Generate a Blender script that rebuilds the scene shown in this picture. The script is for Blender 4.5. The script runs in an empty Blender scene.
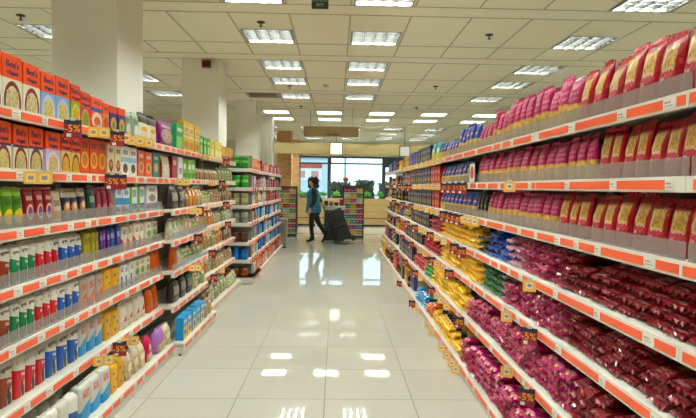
import bpy, bmesh, math, random
from mathutils import Vector, Matrix
PI = math.pi
C = bpy.context.scene.collection
scene = bpy.context.scene
F_PX, VX, HC = 535.0, 336.0, 1.45         # focal length in pixels, aisle axis column, eye height
CEIL = 3.29
YAW, PITCH_, ROLL = math.atan(12 / F_PX), math.atan(22 / F_PX), .015
CF = Vector((math.sin(YAW) * math.cos(PITCH_), math.cos(YAW) * math.cos(PITCH_), -math.sin(PITCH_)))
_r0 = Vector((math.cos(YAW), -math.sin(YAW), 0)); _u0 = _r0.cross(CF)
CRT = _r0 * math.cos(ROLL) + _u0 * math.sin(ROLL); CUP = _u0 * math.cos(ROLL) - _r0 * math.sin(ROLL)
def proj(p):
    d = Vector(p) - Vector((0, 0, HC)); z = d.dot(CF)
    return 348 + F_PX * d.dot(CRT) / z, 209 - F_PX * d.dot(CUP) / z
def dist_along(side, x, front, z):
    """how far along a shelf front (at |X| = front, height z) picture column x falls"""
    lo, hi = .9, 40.0
    for _ in range(40):
        m = (lo + hi) / 2; px = proj((side * front, m, z))[0]
        if (px - x) * side > 0: lo = m
        else: hi = m
    return lo

# ------------------------------------------------------------------ materials
def lin(h):
    if isinstance(h, (tuple, list)):
        return (*h[:3], 1.0)
    h = h.lstrip('#')
    v = [int(h[i:i + 2], 16) / 255 for i in (0, 2, 4)]
    return (*[x / 12.92 if x <= .04045 else ((x + .055) / 1.055) ** 2.4 for x in v], 1.0)

class NT:
    def __init__(s, name):
        s.m = bpy.data.materials.new(name); s.m.use_nodes = True
        s.t = s.m.node_tree; s.n = s.t.nodes; s.l = s.t.links
        s.b = s.n['Principled BSDF']
    def node(s, typ, **kw):
        n = s.n.new(typ)
        for k, v in kw.items(): setattr(n, k, v)
        return n
    def val(s, sock, x):
        if hasattr(x, 'is_linked') or isinstance(x, bpy.types.NodeSocket): s.l.new(x, sock)
        else: sock.default_value = x
    def math(s, op, a, b=0.0, c=0.0):
        n = s.node('ShaderNodeMath', operation=op)
        s.val(n.inputs[0], a); s.val(n.inputs[1], b)
        if len(n.inputs) > 2: s.val(n.inputs[2], c)
        return n.outputs[0]
    def mix(s, f, a, b):
        n = s.node('ShaderNodeMix', data_type='RGBA')
        s.val(n.inputs[0], f); s.val(n.inputs[6], a); s.val(n.inputs[7], b)
        return n.outputs[2]
    def noise(s, vec, scale, detail=2.0):
        n = s.node('ShaderNodeTexNoise'); n.inputs['Scale'].default_value = scale; n.inputs['Detail'].default_value = detail
        if vec is not None: s.l.new(vec, n.inputs['Vector'])
        return n.outputs[0]
    def bump(s, h, strength, dist=.01):
        n = s.node('ShaderNodeBump'); n.inputs['Strength'].default_value = strength; n.inputs['Distance'].default_value = dist
        s.l.new(h, n.inputs['Height']); s.l.new(n.outputs[0], s.b.inputs['Normal'])

def plain(name, col, rough=.5, metal=0., spec=.5, noise=0., nscale=8., coat=0.):
    t = NT(name); b = t.b
    b.inputs['Roughness'].default_value = rough; b.inputs['Metallic'].default_value = metal
    b.inputs['Specular IOR Level'].default_value = spec; b.inputs['Coat Weight'].default_value = coat
    c = lin(col)
    if noise:
        tc = t.node('ShaderNodeTexCoord')
        n = t.noise(tc.outputs['Object'], nscale, 3)
        d = tuple(x * (1 - noise) for x in c[:3]) + (1,); e = tuple(min(1, x * (1 + noise)) for x in c[:3]) + (1,)
        t.l.new(t.mix(n, d, e), b.inputs['Base Color'])
    else: b.inputs['Base Color'].default_value = c
    return t.m

def emis(name, col, s):
    t = NT(name); t.b.inputs['Base Color'].default_value = lin(col)
    t.b.inputs['Emission Color'].default_value = lin(col); t.b.inputs['Emission Strength'].default_value = s
    return t.m

MC = {}
def pack(name, base, layers=(), rough=.38, wrinkle=0., vax=2, var=.10):
    """printed package: layers in the package's own box (u across, v up or along)"""
    if name in MC: return MC[name]
    t = NT(name); b = t.b
    tc = t.node('ShaderNodeTexCoord'); sp = t.node('ShaderNodeSeparateXYZ'); t.l.new(tc.outputs['Generated'], sp.inputs[0])
    u, v = sp.outputs[0], sp.outputs[vax]
    oi = t.node('ShaderNodeObjectInfo')
    col = lin(base)
    for L in layers:
        k = L[0]
        if k == 'e':
            _, cu, cv, ru, rv, c = L
            a = t.math('MULTIPLY_ADD', u, 1 / ru, -cu / ru); d = t.math('MULTIPLY_ADD', v, 1 / rv, -cv / rv)
            m = t.math('LESS_THAN', t.math('ADD', t.math('MULTIPLY', a, a), t.math('MULTIPLY', d, d)), 1.0)
            c = lin(c)
        else:
            u0, u1, v0, v1 = L[1:5]; ru, rv = (u1 - u0) / 2, (v1 - v0) / 2
            a = t.math('ABSOLUTE', t.math('MULTIPLY_ADD', u, 1 / ru, -(u0 + u1) / 2 / ru))
            d = t.math('ABSOLUTE', t.math('MULTIPLY_ADD', v, 1 / rv, -(v0 + v1) / 2 / rv))
            m = t.math('LESS_THAN', t.math('MAXIMUM', a, d), 1.0)
            if k == 'r': c = lin(L[5])
            elif k == 'd':                      # slanted lower print: v below a line through u
                m = t.math('MULTIPLY', m, t.math('LESS_THAN', t.math('MULTIPLY_ADD', u, L[6], v), L[7])); c = lin(L[5])
            elif k == 't':                      # printed writing too small to read
                cb = t.node('ShaderNodeCombineXYZ'); t.l.new(t.math('MULTIPLY', u, L[6] * 1.7), cb.inputs[0]); t.l.new(t.math('MULTIPLY', v, L[6] * 1.1), cb.inputs[1])
                m = t.math('MULTIPLY', m, t.math('GREATER_THAN', t.noise(cb.outputs[0], 3.0, 1), .47)); c = lin(L[5])
            elif k == 'n':                      # food seen through clear film
                mp = t.node('ShaderNodeMapping'); t.l.new(tc.outputs['Object'], mp.inputs[0]); mp.inputs['Scale'].default_value = (L[7], L[7], L[7] * .55)
                vo = t.node('ShaderNodeTexVoronoi'); t.l.new(mp.outputs[0], vo.inputs['Vector']); vo.inputs['Scale'].default_value = 1.0
                c = t.mix(t.math('MULTIPLY', vo.outputs[0], 1.3), lin(L[6]), lin(L[5]))
        col = t.mix(m, col, c)
    hs = t.node('ShaderNodeHueSaturation')
    t.val(hs.inputs['Value'], t.math('MULTIPLY_ADD', oi.outputs['Random'], var * 2, .94 - var))
    hs.inputs['Saturation'].default_value = 1.14; t.val(hs.inputs['Color'], col); t.l.new(hs.outputs[0], b.inputs['Base Color'])
    b.inputs['Roughness'].default_value = rough
    if wrinkle:
        t.bump(t.noise(tc.outputs['Object'], 38, 2.5), wrinkle, .012)
        b.inputs['Coat Weight'].default_value = .14; b.inputs['Coat Roughness'].default_value = .2; b.inputs['Specular IOR Level'].default_value = .35
    MC[name] = t.m
    return t.m

WHITE = plain('white_steel', '#dcd8cc', .42, noise=.03)
SHELF = plain('cream_shelf_steel', '#d3cfc2', .38, noise=.04)
BACKP = plain('grey_back_panel', '#8d877c', .6)
ORANGE = plain('orange_label_insert', '#f4623a', .42, noise=.05, nscale=3)
PAPER = plain('white_label_paper', '#e6e0d6', .5)
INK = plain('dark_ink', '#2a2735', .6)
FAINT = plain('faint_label_ink', '#aaa49a', .6)
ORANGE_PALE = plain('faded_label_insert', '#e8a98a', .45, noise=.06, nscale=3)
NAVY = plain('navy_ink', '#2b2560', .55)
MAROON = plain('maroon_card', '#8c1733', .5)
NAVYCARD = plain('navy_card', '#1d1c3c', .5)
YINK = plain('yellow_ink', '#f6b518', .5)
YCARD = plain('yellow_card', '#eab64a', .5)
TEXTP = plain('pale_ink', '#e9d9d6', .5)
BLACK = plain('black_plastic', '#17181a', .45, noise=.1)
DARKM = plain('dark_metal', '#2c2d30', .45, .3)
STEEL = plain('brushed_steel', '#a9a6a0', .3, .9, noise=.08, nscale=20)

def guard_mat():
    t = NT('clear_guard_plastic'); b = t.b
    b.inputs['Base Color'].default_value = lin('#a39b96'); b.inputs['Roughness'].default_value = .12
    tr = t.node('ShaderNodeBsdfTransparent'); mx = t.node('ShaderNodeMixShader'); mx.inputs[0].default_value = .44
    t.l.new(tr.outputs[0], mx.inputs[1]); t.l.new(b.outputs[0], mx.inputs[2])
    t.l.new(mx.outputs[0], t.n['Material Output'].inputs[0])
    return t.m
GUARD = guard_mat()
def glass_mat():
    t = NT('window_glass'); b = t.b
    gl = t.node('ShaderNodeBsdfGlossy'); gl.inputs['Roughness'].default_value = .03
    tr = t.node('ShaderNodeBsdfTransparent'); tr.inputs[0].default_value = (.9, .96, .97, 1)
    mx = t.node('ShaderNodeMixShader'); mx.inputs[0].default_value = .06
    t.l.new(tr.outputs[0], mx.inputs[1]); t.l.new(gl.outputs[0], mx.inputs[2]); t.l.new(mx.outputs[0], t.n['Material Output'].inputs[0])
    return t.m
GLASS = glass_mat()

# ------------------------------------------------------------------ mesh building
class MB:
    def __init__(s): s.v, s.f, s.mi, s.sm = [], [], [], []
    def add(s, vs, fs, mi=0, smooth=False):
        o = len(s.v); s.v += [tuple(x) for x in vs]
        for f in fs: s.f.append([i + o for i in f]); s.mi.append(mi); s.sm.append(smooth)
        return s
    def box(s, x0, x1, y0, y1, z0, z1, mi=0, b=0.):
        if b <= 0:
            vs = [(x, y, z) for z in (z0, z1) for y in (y0, y1) for x in (x0, x1)]
            return s.add(vs, [(0, 2, 3, 1), (4, 5, 7, 6), (0, 1, 5, 4), (2, 6, 7, 3), (0, 4, 6, 2), (1, 3, 7, 5)], mi)
        bm = bmesh.new(); bmesh.ops.create_cube(bm, size=1)
        for q in bm.verts: q.co = Vector(((x0 + x1) / 2 + q.co.x * (x1 - x0), (y0 + y1) / 2 + q.co.y * (y1 - y0), (z0 + z1) / 2 + q.co.z * (z1 - z0)))
        bmesh.ops.bevel(bm, geom=bm.edges[:], offset=b, segments=2, affect='EDGES', profile=.5)
        bm.verts.ensure_lookup_table()
        s.add([q.co[:] for q in bm.verts], [[q.index for q in f.verts] for f in bm.faces], mi, False); bm.free()
        return s
    def rings(s, rings, mi=0, smooth=True, cap0=True, cap1=True, closed=True):
        n = len(rings[0]); vs = [p for r in rings for p in r]; fs = []
        for j in range(len(rings) - 1):
            for i in range(n if closed else n - 1):
                k = (i + 1) % n
                fs.append((j * n + i, j * n + k, (j + 1) * n + k, (j + 1) * n + i))
        if cap0: fs.append(tuple(reversed(range(n))))
        if cap1: fs.append(tuple((len(rings) - 1) * n + i for i in range(n)))
        return s.add(vs, fs, mi, smooth)
    def lathe(s, prof, cx=0, cy=0, n=14, mi=0, smooth=True):
        return s.rings([[(cx + r * math.cos(2 * PI * i / n), cy + r * math.sin(2 * PI * i / n), z) for i in range(n)] for r, z in prof], mi, smooth)
    def tube(s, p, q, r, n=8, mi=0, r2=None):
        p, q = Vector(p), Vector(q); d = (q - p).normalized(); a = d.orthogonal().normalized(); b = d.cross(a)
        r2 = r if r2 is None else r2
        return s.rings([[c + (a * math.cos(2 * PI * i / n) + b * math.sin(2 * PI * i / n)) * rr for i in range(n)] for c, rr in ((p, r), (q, r2))], mi)
    def ell(s, c, r, n=12, m=8, mi=0):
        rr = []
        for j in range(m + 1):
            ph = -PI / 2 + PI * j / m; k = max(math.cos(ph), .02)
            rr.append([(c[0] + r[0] * k * math.cos(2 * PI * i / n), c[1] + r[1] * k * math.sin(2 * PI * i / n), c[2] + r[2] * math.sin(ph)) for i in range(n)])
        return s.rings(rr, mi)
    def mesh(s, name, mats):
        me = bpy.data.meshes.new(name); me.from_pydata(s.v, [], s.f)
        for m in (mats if isinstance(mats, (list, tuple)) else [mats]): me.materials.append(m)
        me.polygons.foreach_set('material_index', s.mi); me.polygons.foreach_set('use_smooth', s.sm)
        me.update(); return me

def link(name, me, parent=None, loc=(0, 0, 0), rz=0.):
    o = bpy.data.objects.new(name, me); C.objects.link(o)
    o.location = loc; o.rotation_euler = (0, 0, rz)
    if parent is not None: o.parent = parent
    return o
def obj(name, mb, mats, parent=None, **k): return link(name, mb.mesh(name, mats), parent, **k)
LABELS = set()
def tag(o, label, cat, group=None, kind=None):
    if label: 
        o['label'] = label
        if label in LABELS and not kind: print('DUP LABEL', label)
        if len(label.split()) > 16: print('LONG', label)
        LABELS.add(label)
    if cat: o['category'] = cat
    if group: o['group'] = group
    if kind: o['kind'] = kind
    return o
def thing(name, label, cat, loc=(0, 0, 0), rz=0., group=None):
    return tag(link(name, None, None, loc, rz), label, cat, group)
def struct(name, mb, mats, **k):
    o = obj(name, mb, mats, **k); o['kind'] = 'structure'; return o

def text_mesh(txt, size, mats, depth=.0008, name='lettering', squeeze=1.0):
    """lettering standing in the XZ plane, facing -Y, centred on the origin"""
    cu = bpy.data.curves.new('t', 'FONT'); cu.body = txt; cu.size = size; cu.extrude = depth; cu.align_x = 'CENTER'; cu.align_y = 'CENTER'; cu.resolution_u = 2
    o = bpy.data.objects.new('t', cu); C.objects.link(o)
    dg = bpy.context.evaluated_depsgraph_get(); dg.update()
    me = bpy.data.meshes.new_from_object(o.evaluated_get(dg)); me.name = name
    me.transform(Matrix.Rotation(PI / 2, 4, 'X')); me.transform(Matrix.Diagonal((squeeze, 1, 1, 1)))
    me.materials.clear(); me.materials.append(mats)
    bpy.data.objects.remove(o); bpy.data.curves.remove(cu)
    return me
def joined(name, parts, mats):
    """one mesh out of several: parts = [(mesh, offset)]"""
    bm = bmesh.new()
    for me, off in parts:
        m2 = me.copy(); m2.transform(Matrix.Translation(off)); bm.from_mesh(m2); bpy.data.meshes.remove(m2)
    me = bpy.data.meshes.new(name); bm.to_mesh(me); bm.free(); me.materials.append(mats)
    return me

ONES = 'zeroth first second third fourth fifth sixth seventh eighth ninth tenth eleventh twelfth thirteenth fourteenth fifteenth sixteenth seventeenth eighteenth nineteenth twentieth'.split()
TENS = {20: 'twenty', 30: 'thirty', 40: 'forty', 50: 'fifty'}
def ordw(n):
    if n <= 20: return ONES[n]
    if n % 10 == 0: return {30: 'thirtieth', 40: 'fortieth', 50: 'fiftieth'}[n]
    return TENS[n // 10 * 10] + '-' + ONES[n % 10]
SHELFWORD = {1: 'top', 2: 'second', 3: 'third', 4: 'fourth', 5: 'fifth', 6: 'sixth', 7: 'bottom'}

# ------------------------------------------------------------------ package shapes (front at y=0 facing -y, base at z=0)
def sell(a, b, e, n):
    out = []
    for i in range(n):
        t = 2 * PI * (i + .5) / n; c, s_ = math.cos(t), math.sin(t)
        out.append((a * math.copysign(abs(c) ** (2 / e), c), b * math.copysign(abs(s_) ** (2 / e), s_)))
    return out
PROF = {   # t, width factor, depth factor
    'pouch': [(0, .93, .78), (.03, .97, .95), (.15, .97, 1), (.35, .95, 1), (.55, .95, .9), (.72, .96, .68), (.84, .98, .4), (.92, 1, .07)],
    'brick': [(0, .95, .93), (.03, 1, 1), (.3, 1, 1), (.6, 1, 1), (.84, .99, .98), (.9, .97, .85), (.94, .96, .4)],
    'bag': [(0, .86, .8), (.05, .97, 1), (.25, 1, 1), (.5, .98, .97), (.7, .92, .82), (.84, .8, .55), (.92, .6, .25)],
}
def pouch_meshes(name, w, d, h, mats, seed, prof='pouch', e=3.2, wr=.004, lean=0., seal_mat=None, sealname='seal'):
    R = random.Random(seed); P = PROF[prof]; n = 16; rr = []
    ph = [R.uniform(0, 6.28) for _ in range(4)]
    for t, fw, fd in P:
        ring = []
        for i, (x, y) in enumerate(sell(w / 2 * fw, d / 2 * fd, e, n)):
            k = wr * (.4 + t) * (math.sin(i * 2.1 + ph[0] + t * 9) + .7 * math.sin(i * 3.7 + ph[1] - t * 14))
            ring.append((x * (1 + k * 1.5), max(0.0, d / 2 + y * (1 + k * 12)) + lean * t * t * h, t * h + (R.uniform(-.4, .4) * wr if 0 < t < 1 else 0)))
        rr.append(ring)
    body = MB().rings(rr, 0).mesh(name, mats)
    t0, fw, fd = P[-1]; m = MB(); N = 9; rows = []
    hw = w / 2 * fw * (1.0 if prof != 'bag' else 1.25)
    bow = R.uniform(-.006, .006)
    for j, (tt, spread) in enumerate(((t0, 1.0), (t0 + (1 - t0) * .5, 1.03), (1.0, 1.06))):
        row = []
        for i in range(N):
            q = i / (N - 1) * 2 - 1
            y = d / 2 + lean * tt * tt * h + (.003 if prof != 'bag' else .008) * (1 if i % 2 else -1) * (j * .5 + .3) + bow * j * (1 - q * q) 
            row.append((q * hw * spread, y, tt * h - (abs(q) ** 3) * .004 * j + R.uniform(-.002, .002) * j))
        rows.append(row)
    th = .002
    for r0, r1 in zip(rows, rows[1:]):
        for i in range(N - 1):
            a, b, c, e_ = r0[i], r0[i + 1], r1[i + 1], r1[i]
            off = lambda p, s: (p[0], p[1] + s * th, p[2])
            m.add([off(p, -1) for p in (a, b, c, e_)] + [off(p, 1) for p in (a, b, c, e_)], [(0, 1, 2, 3), (7, 6, 5, 4), (3, 2, 6, 7), (0, 4, 5, 1), (0, 3, 7, 4), (1, 5, 6, 2)])
    seal = m.mesh(sealname, seal_mat or mats)
    return body, [(sealname, seal)]

def packet_meshes(name, w, l, th, mats, seed, seal_mat, wr=.006):
    """pillow packet lying flat, its end fin towards the aisle"""
    R = random.Random(seed); n = 14; rr = []; ph = [R.uniform(0, 6.28) for _ in range(4)]
    for t, fw, fh in ((0, .82, .10), (.05, .92, .55), (.13, .97, .9), (.3, 1, 1), (.7, 1, 1), (.9, .96, .85), (1, .85, .1)):
        ring = []
        for i, (x, z) in enumerate(sell(w / 2 * fw, th / 2 * fh, 2.6, n)):
            k = wr * (math.sin(i * 2.3 + ph[0] + t * 12) + .8 * math.sin(i * 4.1 + ph[1] - t * 17)) * (2.2 if t < .2 else 1)
            ring.append((x * (1 + k * 2), .02 + t * (l - .02), min(th, max(0.0, th / 2 + z * (1 + k * 9)))))
        rr.append(ring)
    body = MB().rings(rr, 0).mesh(name, mats)
    m = MB(); N = 7; rows = []
    for j, y in enumerate((.024, .010, .0)):
        rows.append([((i / (N - 1) * 2 - 1) * w * .42 * (1 + .06 * j), y + R.uniform(-.002, .002), th / 2 - .004 * j + .0035 * (j + .4) * (1 if i % 2 else -1) + R.uniform(-.003, .003) * j) for i in range(N)])
    for r0, r1 in zip(rows, rows[1:]):
        for i in range(N - 1):
            q = [r0[i], r0[i + 1], r1[i + 1], r1[i]]
            m.add([(p[0], p[1], p[2] - .0012) for p in q] + [(p[0], p[1], p[2] + .0012) for p in q], [(3, 2, 1, 0), (4, 5, 6, 7), (0, 1, 5, 4), (1, 2, 6, 5), (2, 3, 7, 6), (3, 0, 4, 7)])
    return body, [('end_seal', m.mesh('end_seal', seal_mat))]

def box_meshes(name, w, d, h, mats, flap=None):
    body = MB().box(-w / 2, w / 2, 0, d, 0, h, 0, .0022).mesh(name, mats)
    if not flap: return body, []
    f = MB().box(-w / 2 + .004, w / 2 - .004, .002, d - .004, h - .0005, h + .0018).mesh('lid_flap', flap)
    return body, [('lid_flap', f)]

def jar_meshes(name, r, h, mats, lid_mat, kind='jar'):
    if kind == 'jar': prof = [(r * .9, 0), (r, .006), (r, h * .78), (r * .8, h * .86)]; lp = [(r * .82, h * .86), (r * .84, h * .87), (r * .84, h * .99), (r * .78, h)]
    elif kind == 'can': prof = [(r * .96, 0), (r, .004), (r, h * .96), (r * .97, h * .975)]; lp = [(r * .99, h * .965), (r * .99, h), (r * .9, h), (r * .88, h - .004)]
    else: prof = [(r * .92, 0), (r, .008), (r, h * .6), (r * .82, h * .74), (r * .42, h * .86), (r * .4, h * .92)]; lp = [(r * .44, h * .92), (r * .44, h * .99), (r * .38, h)]
    body = MB().lathe(prof, 0, r, 16).mesh(name, mats)
    return body, [('lid' if kind != 'bottle' else 'cap', MB().lathe(lp, 0, r, 14).mesh('lid', lid_mat))]

class Kind:
    """one kind of goods: a few variants of its meshes, name, label words, category"""
    def __init__(s, name, desc, cat, w, variants): s.name, s.desc, s.cat, s.w, s.var = name, desc, cat, w, variants
    def put(s, loc, rz, sx=1., sz=1., i=0, sy=1.):
        body, kids = s.var[i % len(s.var)]
        o = link(s.name, body, None, loc, rz); o.scale = (sx, sy, sz)
        for cn, cm in kids: link(cn, cm, o)
        return o
K = {}
def pouchk(key, name, desc, cat, w, d, h, mat, seal_hex, prof='pouch', nv=3, lean=.0, sealname='seal', e=3.2, wr=.004, extra=None):
    sm = plain(key + '_seal', seal_hex, .35, coat=.3)
    vs = []
    for i in range(nv):
        b, k = pouch_meshes(name, w, d, h, mat, hash_(key) + i * 7, prof, e, wr, lean + (i - 1) * .02, sm, sealname)
        vs.append((b, k + (extra or [])))
    K[key] = Kind(name, desc, cat, w, vs)
def hash_(s): return sum((i + 3) * ord(c) * 31 for i, c in enumerate(s)) % 99991
def boxk(key, name, desc, cat, w, d, h, mat, extra=None, flap=None):
    b, k = box_meshes(name, w, d, h, mat, flap); K[key] = Kind(name, desc, cat, w, [(b, k + (extra or []))])
def packetk(key, name, desc, cat, w, l, th, mat, seal_hex, nv=4):
    sm = plain(key + '_seal', seal_hex, .3, coat=.4)
    K[key] = Kind(name, desc, cat, w, [packet_meshes(name, w, l, th, mat, hash_(key) + 5 * i, sm) for i in range(nv)])
def jark(key, name, desc, cat, r, h, mat, lid, kind='jar'):
    K[key] = Kind(name, desc, cat, 2 * r, [jar_meshes(name, r, h, mat, plain(key + '_lid', lid, .35), kind)])

# --- rice side kinds
def ben(key, body, arch, food, h, desc, w=.14, dark=None):
    lay = [('e', .5, .12, .44, .40, arch), ('e', .5, .10, .34, .33, food), ('n', .2, .8, .02, .34, food, '#8f7a45', 90), ('r', -.1, 1.1, .56, 1.2, '#ee5527'), ('r', -.1, 1.1, 0, .03, body)]
    if dark: lay.append(('r', .0, 1, .5, .56, dark))
    mt = pack(key, body, lay, .4, 0)
    a = text_mesh("Ben's", .044, NAVY); b = text_mesh('Original', .025, NAVY)
    t = joined('lettering', [(a, (.0, -.0012, h * .83)), (b, (.0, -.0012, h * .83 - .037))], NAVY)
    boxk(key, 'rice_box', desc, 'rice box', w, .065, h, mt, [('lettering', t)], plain(key + '_flap', '#d9481f', .5))
ben('ben_cream', '#e6e2cc', '#7c1f22', '#d8cda0', .238, 'tall orange and cream rice box')
ben('ben_cream_low', '#e3dcc6', '#7c1f22', '#d2c08a', .205, 'orange and cream rice box with dark arch', dark='#3a3358')
ben('ben_blue', '#8fabd6', '#b9c9e2', '#ddc98a', .225, 'orange and pale blue rice box')
ben('ben_green', '#8fb23f', '#c8d66a', '#dfa944', .22, 'orange and green rice box', .1)
ben('ben_pink', '#d82d72', '#c9ad4e', '#8a9a3c', .195, 'orange and pink rice box', .1)
ben('ben_lilac', '#c3b4d8', '#ded3e4', '#d7c38c', .205, 'orange and lilac rice box')
ben('ben_olive', '#d6c97c', '#7c1f22', '#dda23c', .205, 'orange box of saffron rice', .1)
boxk('orange_pizza', 'grain_box', 'deep orange box with round dish picture', 'box', .1, .05, .205, pack('orange_pizza', '#d9451c', [('e', .5, .38, .42, .24, '#e9b548'), ('e', .5, .38, .3, .17, '#c86e22'), ('t', .15, .85, .72, .9, '#5a1a2c', 9)]))
boxk('orange_meal', 'meal_box', 'orange meal box with blue band and white bowl', 'box', .1, .05, .19, pack('orange_meal', '#ee5a2b', [('e', .5, .28, .45, .26, '#e7d7c6'), ('e', .55, .24, .3, .16, '#d0704a'), ('r', 0, 1, .55, .68, '#2d55a0'), ('r', 0, 1, 0, .1, '#7a3a1d'), ('t', .2, .8, .78, .9, '#52233a', 8)]))
boxk('tan_meal', 'meal_box', 'tan and orange meal box', 'box', .08, .05, .18, pack('tan_meal', '#e3a065', [('r', -.1, 1.1, .62, 1.2, '#ee5527'), ('e', .5, .3, .4, .2, '#c9552c'), ('t', .2, .8, .75, .88, '#52233a', 8)]))
boxk('purple_meal', 'meal_box', 'purple meal box with orange top', 'box', .09, .05, .18, pack('purple_meal', '#4d2b7a', [('e', .5, .34, .36, .26, '#d8b75a'), ('e', .5, .3, .2, .14, '#6f8f3a'), ('r', -.1, 1.1, .74, 1.2, '#ee5527')]))
CLEARW = '#d7d2c2'
pouchk('greenwhite', 'grain_pouch', 'grey green pouch of white rice', 'pouch', .1, .055, .185, pack('greenwhite', '#93a58d', [('e', .5, .3, .32, .24, '#dfe0d2'), ('t', .2, .8, .6, .8, '#2e5236', 8), ('r', 0, 1, 0, .08, '#566b52')], .4, .25), '#7f9a7c')
pouchk('beigebag', 'grain_pouch', 'beige pouch with dark top and yellow mark', 'pouch', .13, .06, .215, pack('beigebag', '#e4dcc4', [('r', 0, 1, .68, 1.2, '#3f3a2a'), ('e', .5, .45, .3, .1, '#dba738'), ('n', .1, .9, .06, .36, '#efe9d6', '#b8a988', 70)], .4, .25), '#443c2c')
pouchk('purplebag', 'grain_pouch', 'purple pouch with picture of grains', 'pouch', .14, .06, .22, pack('purplebag', '#842a72', [('e', .5, .42, .38, .3, '#c8a5a0'), ('n', .2, .8, .22, .55, '#d9c2ae', '#7d3d55', 80), ('t', .2, .8, .76, .88, '#f0dce8', 8)], .38, .25), '#9a3a86')
boxk('greenbox', 'cereal_box', 'slim bright green box', 'box', .05, .05, .235, pack('greenbox', '#2f9a5a', [('r', .1, .9, .05, .5, '#8fc777'), ('t', .15, .85, .7, .85, '#f3f3e0', 6)]))
boxk('yellowbox', 'cereal_box', 'yellow cereal box with white panel', 'box', .1, .05, .28, pack('yellowbox', '#e8b63c', [('r', .15, .85, .1, .32, '#c7822c'), ('r', .12, .88, .62, .84, '#e8dcae'), ('r', .0, 1, .45, .52, '#d9dccb'), ('t', .2, .8, .65, .8, '#9c5a22', 6)]))
boxk('limebox', 'cereal_box', 'lime green packet of crackers', 'box', .09, .05, .2, pack('limebox', '#4f9d35', [('r', .2, .8, .1, .5, '#b6d783'), ('t', .15, .85, .65, .8, '#f0f5dc', 6)]))
boxk('paleyellow', 'cereal_box', 'pale yellow carton with loop print', 'box', .12, .06, .21, pack('paleyellow', '#e6cf52', [('e', .5, .78, .4, .16, '#efe7ae'), ('e', .5, .78, .28, .1, '#d9b93a'), ('r', .15, .85, .1, .45, '#f0e9c2')]))
boxk('creambox', 'grain_box', 'cream box with dark dish picture', 'box', .1, .05, .2, pack('creambox', '#e2d8b6', [('e', .5, .3, .32, .2, '#6a3322'), ('e', .52, .34, .2, .1, '#cf8b4a'), ('t', .2, .8, .72, .86, '#39302c', 8), ('r', 0, 1, 0, .07, '#b14a2b')]))
boxk('whitebluebox', 'grain_box', 'white and pale blue box', 'box', .09, .05, .2, pack('whitebluebox', '#e7e6de', [('r', 0, 1, .45, .62, '#9cc0d8'), ('e', .5, .25, .3, .16, '#5b4034'), ('t', .2, .8, .72, .86, '#444a66', 8)]))
boxk('orangebox', 'grain_box', 'orange red box with pale dish', 'box', .1, .05, .195, pack('orangebox', '#e25a2c', [('e', .5, .35, .36, .22, '#e4b77e'), ('e', .5, .35, .22, .13, '#a9562c'), ('t', .2, .8, .72, .86, '#f4e6d6', 8)]))
boxk('tealbox', 'grain_box', 'dark teal box', 'box', .09, .05, .19, pack('tealbox', '#1d6b5c', [('e', .5, .4, .3, .2, '#c9b088'), ('t', .2, .8, .72, .86, '#e7ead6', 8)]))
pouchk('whitebag', 'grain_pouch', 'pale pouch with maroon edges', 'pouch', .12, .06, .2, pack('whitebag', '#cfc5ac', [('r', 0, .16, 0, 1, '#7e2a2c'), ('n', .2, .9, .1, .6, '#e8e2d0', '#a99a78', 80)], .35, .3), '#8a3a34')
boxk('redbox', 'grain_box', 'narrow dark red box', 'box', .07, .05, .2, pack('redbox', '#a02026', [('t', .2, .8, .6, .8, '#f0dccb', 6)]))
boxk('whitebox', 'grain_box', 'narrow white box with lilac print', 'box', .06, .05, .2, pack('whitebox', '#dfdcdf', [('r', .2, .8, .2, .5, '#8f86b0')]))
boxk('greengrain', 'grain_box', 'bright green box with white label', 'box', .07, .05, .195, pack('greengrain', '#86b53a', [('r', .2, .8, .5, .75, '#eef0dc'), ('r', .1, .9, .08, .3, '#3f7a2d')]))
pouchk('beanbag', 'bean_packet', 'clear packet of brown beans', 'packet', .09, .05, .12, pack('beanbag', '#9a7350', [('n', .0, 1, .0, .7, '#b58a63', '#5e3d26', 60), ('r', 0, 1, .72, 1.2, '#d8cdb4')], .3, .35), '#cfc6b4')
pouchk('greenpouch', 'rice_pouch', 'green and yellow rice pouch', 'pouch', .085, .05, .185, pack('greenpouch', '#5c8f2e', [('e', .5, .3, .42, .2, '#e5c63c'), ('t', .15, .85, .6, .78, '#1f4d25', 8), ('r', 0, 1, .84, 1.2, '#9fc65a')], .32, .22), '#9cc857')
pouchk('redpouch', 'rice_pouch', 'dark red rice pouch with golden dish', 'pouch', .09, .05, .185, pack('redpouch', '#8e1f2c', [('e', .5, .38, .34, .22, '#e6cba0'), ('e', .5, .38, .24, .15, '#7a4a8a'), ('t', .2, .8, .7, .82, '#e9c9b8', 8)], .32, .22), '#b43a3c')
pouchk('orangepouch', 'rice_pouch', 'pale pouch with orange print', 'pouch', .09, .05, .17, pack('orangepouch', '#d6c6b0', [('r', 0, 1, .1, .4, '#d77b33'), ('t', .1, .9, .55, .75, '#5a3c2c', 8)], .32, .22), '#cdbba2')
pouchk('navypouch', 'rice_pouch', 'navy pouch with orange dish', 'pouch', .085, .05, .18, pack('navypouch', '#1f2b4e', [('e', .5, .45, .38, .2, '#d98a3c'), ('e', .5, .5, .2, .1, '#e9dcc4'), ('r', 0, 1, 0, .14, '#25406f'), ('r', 0, 1, .78, 1.2, '#c9b9a0')], .32, .22), '#b9ad9a')
pouchk('darkgreen', 'rice_pouch', 'very dark green pouch', 'pouch', .12, .05, .2, pack('darkgreen', '#1c3a2c', [('t', .2, .8, .5, .7, '#a9b79a', 7)], .32, .3), '#274a38')
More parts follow.
